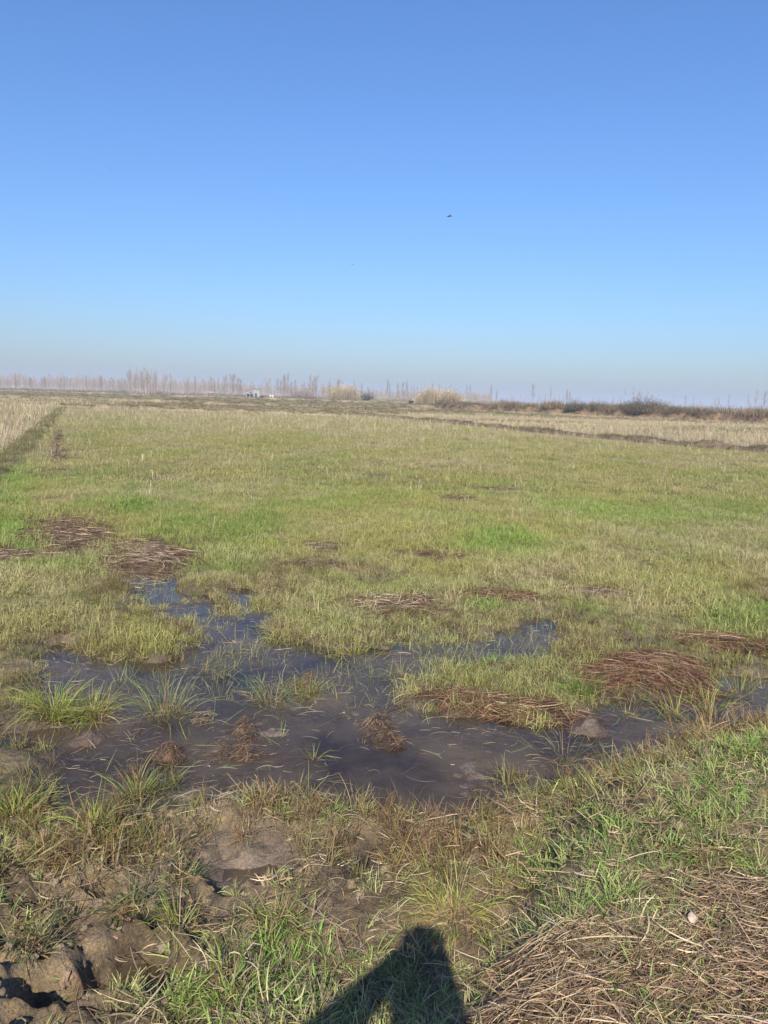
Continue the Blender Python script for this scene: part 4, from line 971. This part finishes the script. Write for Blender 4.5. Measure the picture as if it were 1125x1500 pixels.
def hut():
    c = far(369.5, 300); o = empty('hut', (c[0], c[1], gz(c)), math.atan2(-c[0], c[1]))
    prism('wall', [(.55, 0), (2.75, 0), (2.75, 3.05), (.75, 3.45), (.55, 3.3)], -1.6, 2, MW, o)
    boxes('upper_room', [(-2.3, .545, -1.2, 2, 1.5, 2.65)], MG, o)
    for x in (-2.2, -1.0, .2): boxes('post', [(x, x + .2, -1.1, -.9, 0, 1.495)], MPST, o)
    boxes('stilt_shade', [(-2.1, .54, .6, 1.9, 0, 1.49)], MDK, o)  # dark-coloured box standing in for the shade between the open stilts
    prism('roof', [(-3.1, 2.72), (-3.1, 2.86), (.7, 3.66), (3.3, 3.26), (3.3, 3.10), (.7, 3.48)], -1.9, 2.3, MRF, o)
    boxes('door', [(1.0, 1.75, -1.66, -1.602, 0, 1.75)], MDK, o); boxes('window', [(-.9, -.3, -1.26, -1.202, 1.8, 2.35)], MDK, o)
    tag(o, 'small white hut on posts with a dark low-pitched roof, on the horizon left of centre', 'hut')
def shed():
    c = far(307.5, 320); o = empty('shed', (c[0], c[1], gz(c)), math.atan2(-c[0], c[1]))
    boxes('wall', [(-1.6, 1.6, -1, 1, 0, 1.35)], MG, o); prism('roof', [(-1.9, 1.36), (-1.5, 2.0), (1.5, 2.0), (1.9, 1.36)], -1.3, 1.3, MPK, o)
    boxes('door', [(-.9, -.2, -1.06, -1.003, 0, 1.1)], MDK, o); boxes('window', [(.4, 1.0, -1.06, -1.003, .5, 1.0)], MDK, o)
    tag(o, 'low pale grey shed with a pinkish roof among the trees, left of the white hut', 'shed')
def pump():
    c = far(397.7, 285); o = empty('pump_house', (c[0], c[1], gz(c)), math.atan2(-c[0], c[1]))
    boxes('wall', [(-.7, .7, -.7, .7, 0, 1.45)], simple('bright_whitewash', (.5, .48, .46), .8, 2, .08), o); boxes('roof', [(-.8, .8, -.8, .8, 1.455, 1.58)], MW, o); boxes('door', [(-.12, .2, -.76, -.703, 0, 1.15)], MDK, o)
    tag(o, 'tiny bright white box-like house in the field just right of the white hut', 'pump house')
def lowshed():
    c = far(602.5, 205); o = empty('field_shelter', (c[0], c[1], gz(c)), math.atan2(-c[0], c[1]))
    boxes('wall', [(-.75, -.6, -.7, .7, 0, 1.0), (.6, .75, -.7, .7, 0, 1.0), (-.595, .595, .5, .65, 0, 1.0)], MBW, o); prism('roof', [(-1.0, .98), (-.5, 1.32), (.6, 1.32), (1.0, .98), (.6, 1.2), (-.5, 1.2)], -.9, .9, MBW, o)
    tag(o, 'small dark brown open shelter at the left foot of the large pale reed bed', 'shelter')
hut(); shed(); pump(); lowshed()

# ------------------------------------------------------------------ birds
def bird(px, py, dist, span_, col, label, az, roll):
    d = ray(px, py); p = np.array([0, 0, H]) + d * dist
    o = empty('bird', tuple(p), az); o.rotation_euler = (0, roll, az); m = simple('feathers', col, .8, 20, .2, 0)
    s = span_ / 2; K = 9; t = np.linspace(0, 1, K); L_ = span_ * .62; S = 8; th = np.linspace(0, 2 * PI, S, endpoint=False)
    rad = span_ * .075 * np.sin(np.clip(t * .96 + .03, 0, 1) * PI) ** .7 * (1 - .35 * (t < .3)) + .002
    V = np.stack([(rad[:, None] * np.cos(th)), np.repeat((t[:, None] - .5) * L_, S, 1), rad[:, None] * .9 * np.sin(th)], -1).reshape(-1, 3)
    i = (np.arange(K - 1)[:, None] * S + np.arange(S)[None]).ravel(); j = (np.arange(K - 1)[:, None] * S + (np.arange(S)[None] + 1) % S).ravel()
    obj('body', mesh_np('body', V, np.stack([i, j, j + S, i + S], 1), smooth=True), m, o)
    for sg in (-1, 1):
        u = np.linspace(0, 1, 6); ch = span_ * .2 * (1 - u ** 2.5 * .75); z = .18 * s * np.sin(u * 2.2); x = sg * u * s
        a = np.stack([x, .02 * s + ch * .45 - u * .1 * s, z], 1); b = np.stack([x, ch * -.55 - u * .15 * s, z - .01], 1); V = np.stack([a, b], 1).reshape(-1, 3); k = np.arange(5) * 2
        w = obj('wing', mesh_np('wing', V, np.stack([k, k + 1, k + 3, k + 2], 1)), m, o); q = w.modifiers.new('thick', 'SOLIDIFY'); q.thickness = .012
    V = np.array([(-.02, -.5 * L_ + .06, 0), (.02, -.5 * L_ + .06, 0), (.05 * span_ + .02, -.5 * L_ - .12 * span_, 0), (-.05 * span_ - .02, -.5 * L_ - .12 * span_, 0)])
    w = obj('tail', mesh_np('tail', V, np.array([(0, 1, 2, 3)])), m, o); q = w.modifiers.new('thick', 'SOLIDIFY'); q.thickness = .01
    tag(o, label, 'bird')
bird(658, 317, 62, .62, (.03, .03, .035), 'largest dark bird flying in the clear sky right of centre', 1.2, -.5)
bird(516.5, 387.5, 95, .46, (.03, .03, .035), 'tiny dark bird lower in the sky, left of the largest bird', .4, .2)
bird(162, 250, 70, .26, (.05, .05, .055), 'barely visible speck of a bird high in the sky at left', -.8, .2)

# ------------------------------------------------------------------ the photographer whose shadow falls on the bank
def person():
    z0 = gz((0, -.4)) ; o = empty('person', (-.07, -.42, z0)); B = lambda x, y, z: (x + .07, y + .42, z - z0)
    V = [B(-.07, -.42, z0 + .92)]; E = []; Rr = [(.16, .12)]
    def add(p, v, r): V.append(v); Rr.append(r if isinstance(r, tuple) else (r, r)); E.append((p, len(V) - 1)); return len(V) - 1
    sp = add(0, B(-.07, -.43, z0 + 1.12), (.145, .11)); ch = add(sp, B(-.07, -.42, z0 + 1.28), (.16, .12)); nk = add(ch, B(-.03, -.36, z0 + 1.42), .066); hd0 = add(nk, B(-.015, -.29, z0 + 1.54), .075); hd = add(hd0, B(-.018, -.25, z0 + 1.635), .096); add(hd, B(-.018, -.255, z0 + 1.705), .078)
    for sg in (-1, 1):
        h_ = add(0, B(-.07 + sg * .10, -.42, z0 + .85), .10); k_ = add(h_, B(-.07 + sg * .12, -.39, z0 + .48), .065); a_ = add(k_, B(-.07 + sg * .13, -.43, z0 + .09), .045); add(a_, B(-.07 + sg * .14, -.30, z0 + .035), .04)
        s_ = add(ch, B(-.07 + sg * .19, -.40, z0 + 1.37), .085)
        if sg < 0: e_ = add(s_, B(-.42, -.24, z0 + 1.33), .085); w_ = add(e_, B(-.10, -.075, H - .10), .045); hand(o, B, -1) ; add(w_, B(-.056, -.03, H - .06), .022)
        else: e_ = add(s_, B(.165, -.22, z0 + 1.17), .05); w_ = add(e_, B(.065, -.07, H - .10), .03); hand(o, B, 1); add(w_, B(.056, -.03, H - .06), .022)
    me = bpy.data.meshes.new('body'); me.from_pydata(V, E, []); b = obj('body', me, simple('dark_coat', (.05, .055, .07), .9, 30, .2, .1), o)
    sk = b.modifiers.new('skin', 'SKIN'); su = b.modifiers.new('smooth', 'SUBSURF'); su.levels = su.render_levels = 2
    for i, (a, c) in enumerate(Rr): me.skin_vertices[0].data[i].radius = (a, c)
    me.skin_vertices[0].data[0].use_root = True; sk.use_smooth_shade = True
    K, S = 7, 16; ph = np.linspace(-.1, PI / 2, K); th = np.linspace(0, 2 * PI, S, endpoint=False); P_, T_ = np.meshgrid(ph, th, indexing='ij')
    q = np.stack([.100 * np.cos(P_) * np.cos(T_), .115 * np.cos(P_) * np.sin(T_), .115 * np.sin(P_)], -1).reshape(-1, 3) + np.array(B(-.018, -.26, z0 + 1.645))
    i = (np.arange(K - 1)[:, None] * S + np.arange(S)[None]).ravel(); j = (np.arange(K - 1)[:, None] * S + (np.arange(S)[None] + 1) % S).ravel()
    obj('hair', mesh_np('hair', q, np.stack([i, j, j + S, i + S], 1), smooth=True), simple('dark_hair', (.03, .025, .02), .6, 60, .3, .2), o)
    tag(o, 'person in a dark coat holding up a phone, seen only as the shadow', 'person')
def hand(o, B, sg):
    V, E, Rr = [], [], []
    def add(p, v, r):
        V.append(v); Rr.append(r)
        if p is not None: E.append((p, len(V) - 1))
        return len(V) - 1
    w = add(None, B(sg * .064, -.032, H - .05), .018)
    for k in range(4):
        z = H - .015 - k * .021; a = add(w, B(sg * .056, -.024, z), .010); b = add(a, B(sg * .050, -.004 - .0 * k, z + .003), .0085); add(b, B(sg * (.032 + .003 * k), -.002 - .010, z + .004), .007) if False else add(b, B(sg * .043, .0005, z + .004), .0065)
    t = add(w, B(sg * .052, -.042, H - .03), .010); t2 = add(t, B(sg * .038, -.034, H - .012), .009); add(t2, B(sg * .026, -.030, H + .002), .008)
    me = bpy.data.meshes.new('hand'); me.from_pydata(V, E, []); b = obj('hand', me, simple('skin_tone', (.45, .28, .2), .6, 30, .1, 0), o)
    b.modifiers.new('skin', 'SKIN'); su = b.modifiers.new('smooth', 'SUBSURF'); su.levels = su.render_levels = 2
    for i, r_ in enumerate(Rr): me.skin_vertices[0].data[i].radius = (r_, r_)
    me.skin_vertices[0].data[0].use_root = True
person()
def phone():
    o = empty('phone', (0, -.022, H - .045)); o.rotation_euler = (-PITCH, 0, 0)
    boxes('body', [(-.038, .038, -.004, .004, -.085, .055)], simple('phone_shell', (.03, .03, .035), .3, 20, .05, 0), o); boxes('screen', [(-.035, .035, -.0052, -.0042, -.08, .05)], simple('phone_glass', (.01, .01, .012), .08, 20, .05, 0), o)
    boxes('lens', [(-.006, .006, .0042, .006, .036, .048)], MDK, o)
    tag(o, 'thin dark phone held upright in both hands by the person', 'phone')
phone()

# ------------------------------------------------------------------ light, sky, air
sd_ = ray(620, 1356)                      # the way the sunlight travels: the phone's own shadow falls here
el = math.asin(-sd_[2]); azs = math.atan2(-sd_[0], -sd_[1])   # compass of the sun, from +Y towards +X
sun = bpy.data.lights.new('sun', 'SUN'); so = bpy.data.objects.new('sun', sun); COL.objects.link(so)
sun.energy = 5.0; sun.angle = R(.53); sun.color = (1, .94, .79)
so.rotation_euler = Vector(sd_).to_track_quat('-Z', 'Y').to_euler(); so.location = (0, -20, 30)
w = bpy.data.worlds.new('World'); scn.world = w; w.use_nodes = True; nt = w.node_tree; nt.nodes.clear()
sky = nd(nt, 'ShaderNodeTexSky', sky_type='NISHITA'); sky.sun_disc = False; sky.sun_elevation = el; sky.sun_rotation = azs
sky.air_density = 1.4; sky.dust_density = 1.0; sky.ozone_density = 10.0; sky.altitude = 0
bg = nd(nt, 'ShaderNodeBackground'); bg.inputs[1].default_value = .1075; wo = nd(nt, 'ShaderNodeOutputWorld')
tn = nd(nt, 'ShaderNodeMix', data_type='RGBA', blend_type='MULTIPLY'); tn.inputs[0].default_value = 1; tn.inputs[7].default_value = (.775, .85, 1, 1); nt.links.new(sky.outputs[0], tn.inputs[6]); nt.links.new(tn.outputs[2], bg.inputs[0]); nt.links.new(bg.outputs[0], wo.inputs[0])

HAZE = .00075
if HAZE:
    V, Fq = box_arr(-5200, 5200, -700, 5300, -1.6, 27)
    m, nt, out = new_mat('thin_haze'); pv = nd(nt, 'ShaderNodeVolumePrincipled'); pv.inputs['Color'].default_value = (.74, .80, .95, 1); pv.inputs['Density'].default_value = HAZE; pv.inputs['Anisotropy'].default_value = 0.0
    nt.links.new(pv.outputs[0], out.inputs['Volume'])
    o = obj('haze', mesh_np('haze', np.array(V), np.array(Fq)), m); kind(o, 'stuff'); o['label'] = 'thin pale haze over the plain'; o['category'] = 'haze'
scn.view_settings.view_transform = 'Standard'; scn.view_settings.look = 'None'; scn.view_settings.exposure = .6; scn.view_settings.gamma = 1
scn.cycles.volume_max_steps = 64; scn.cycles.max_bounces = 8; scn.cycles.transparent_max_bounces = 16
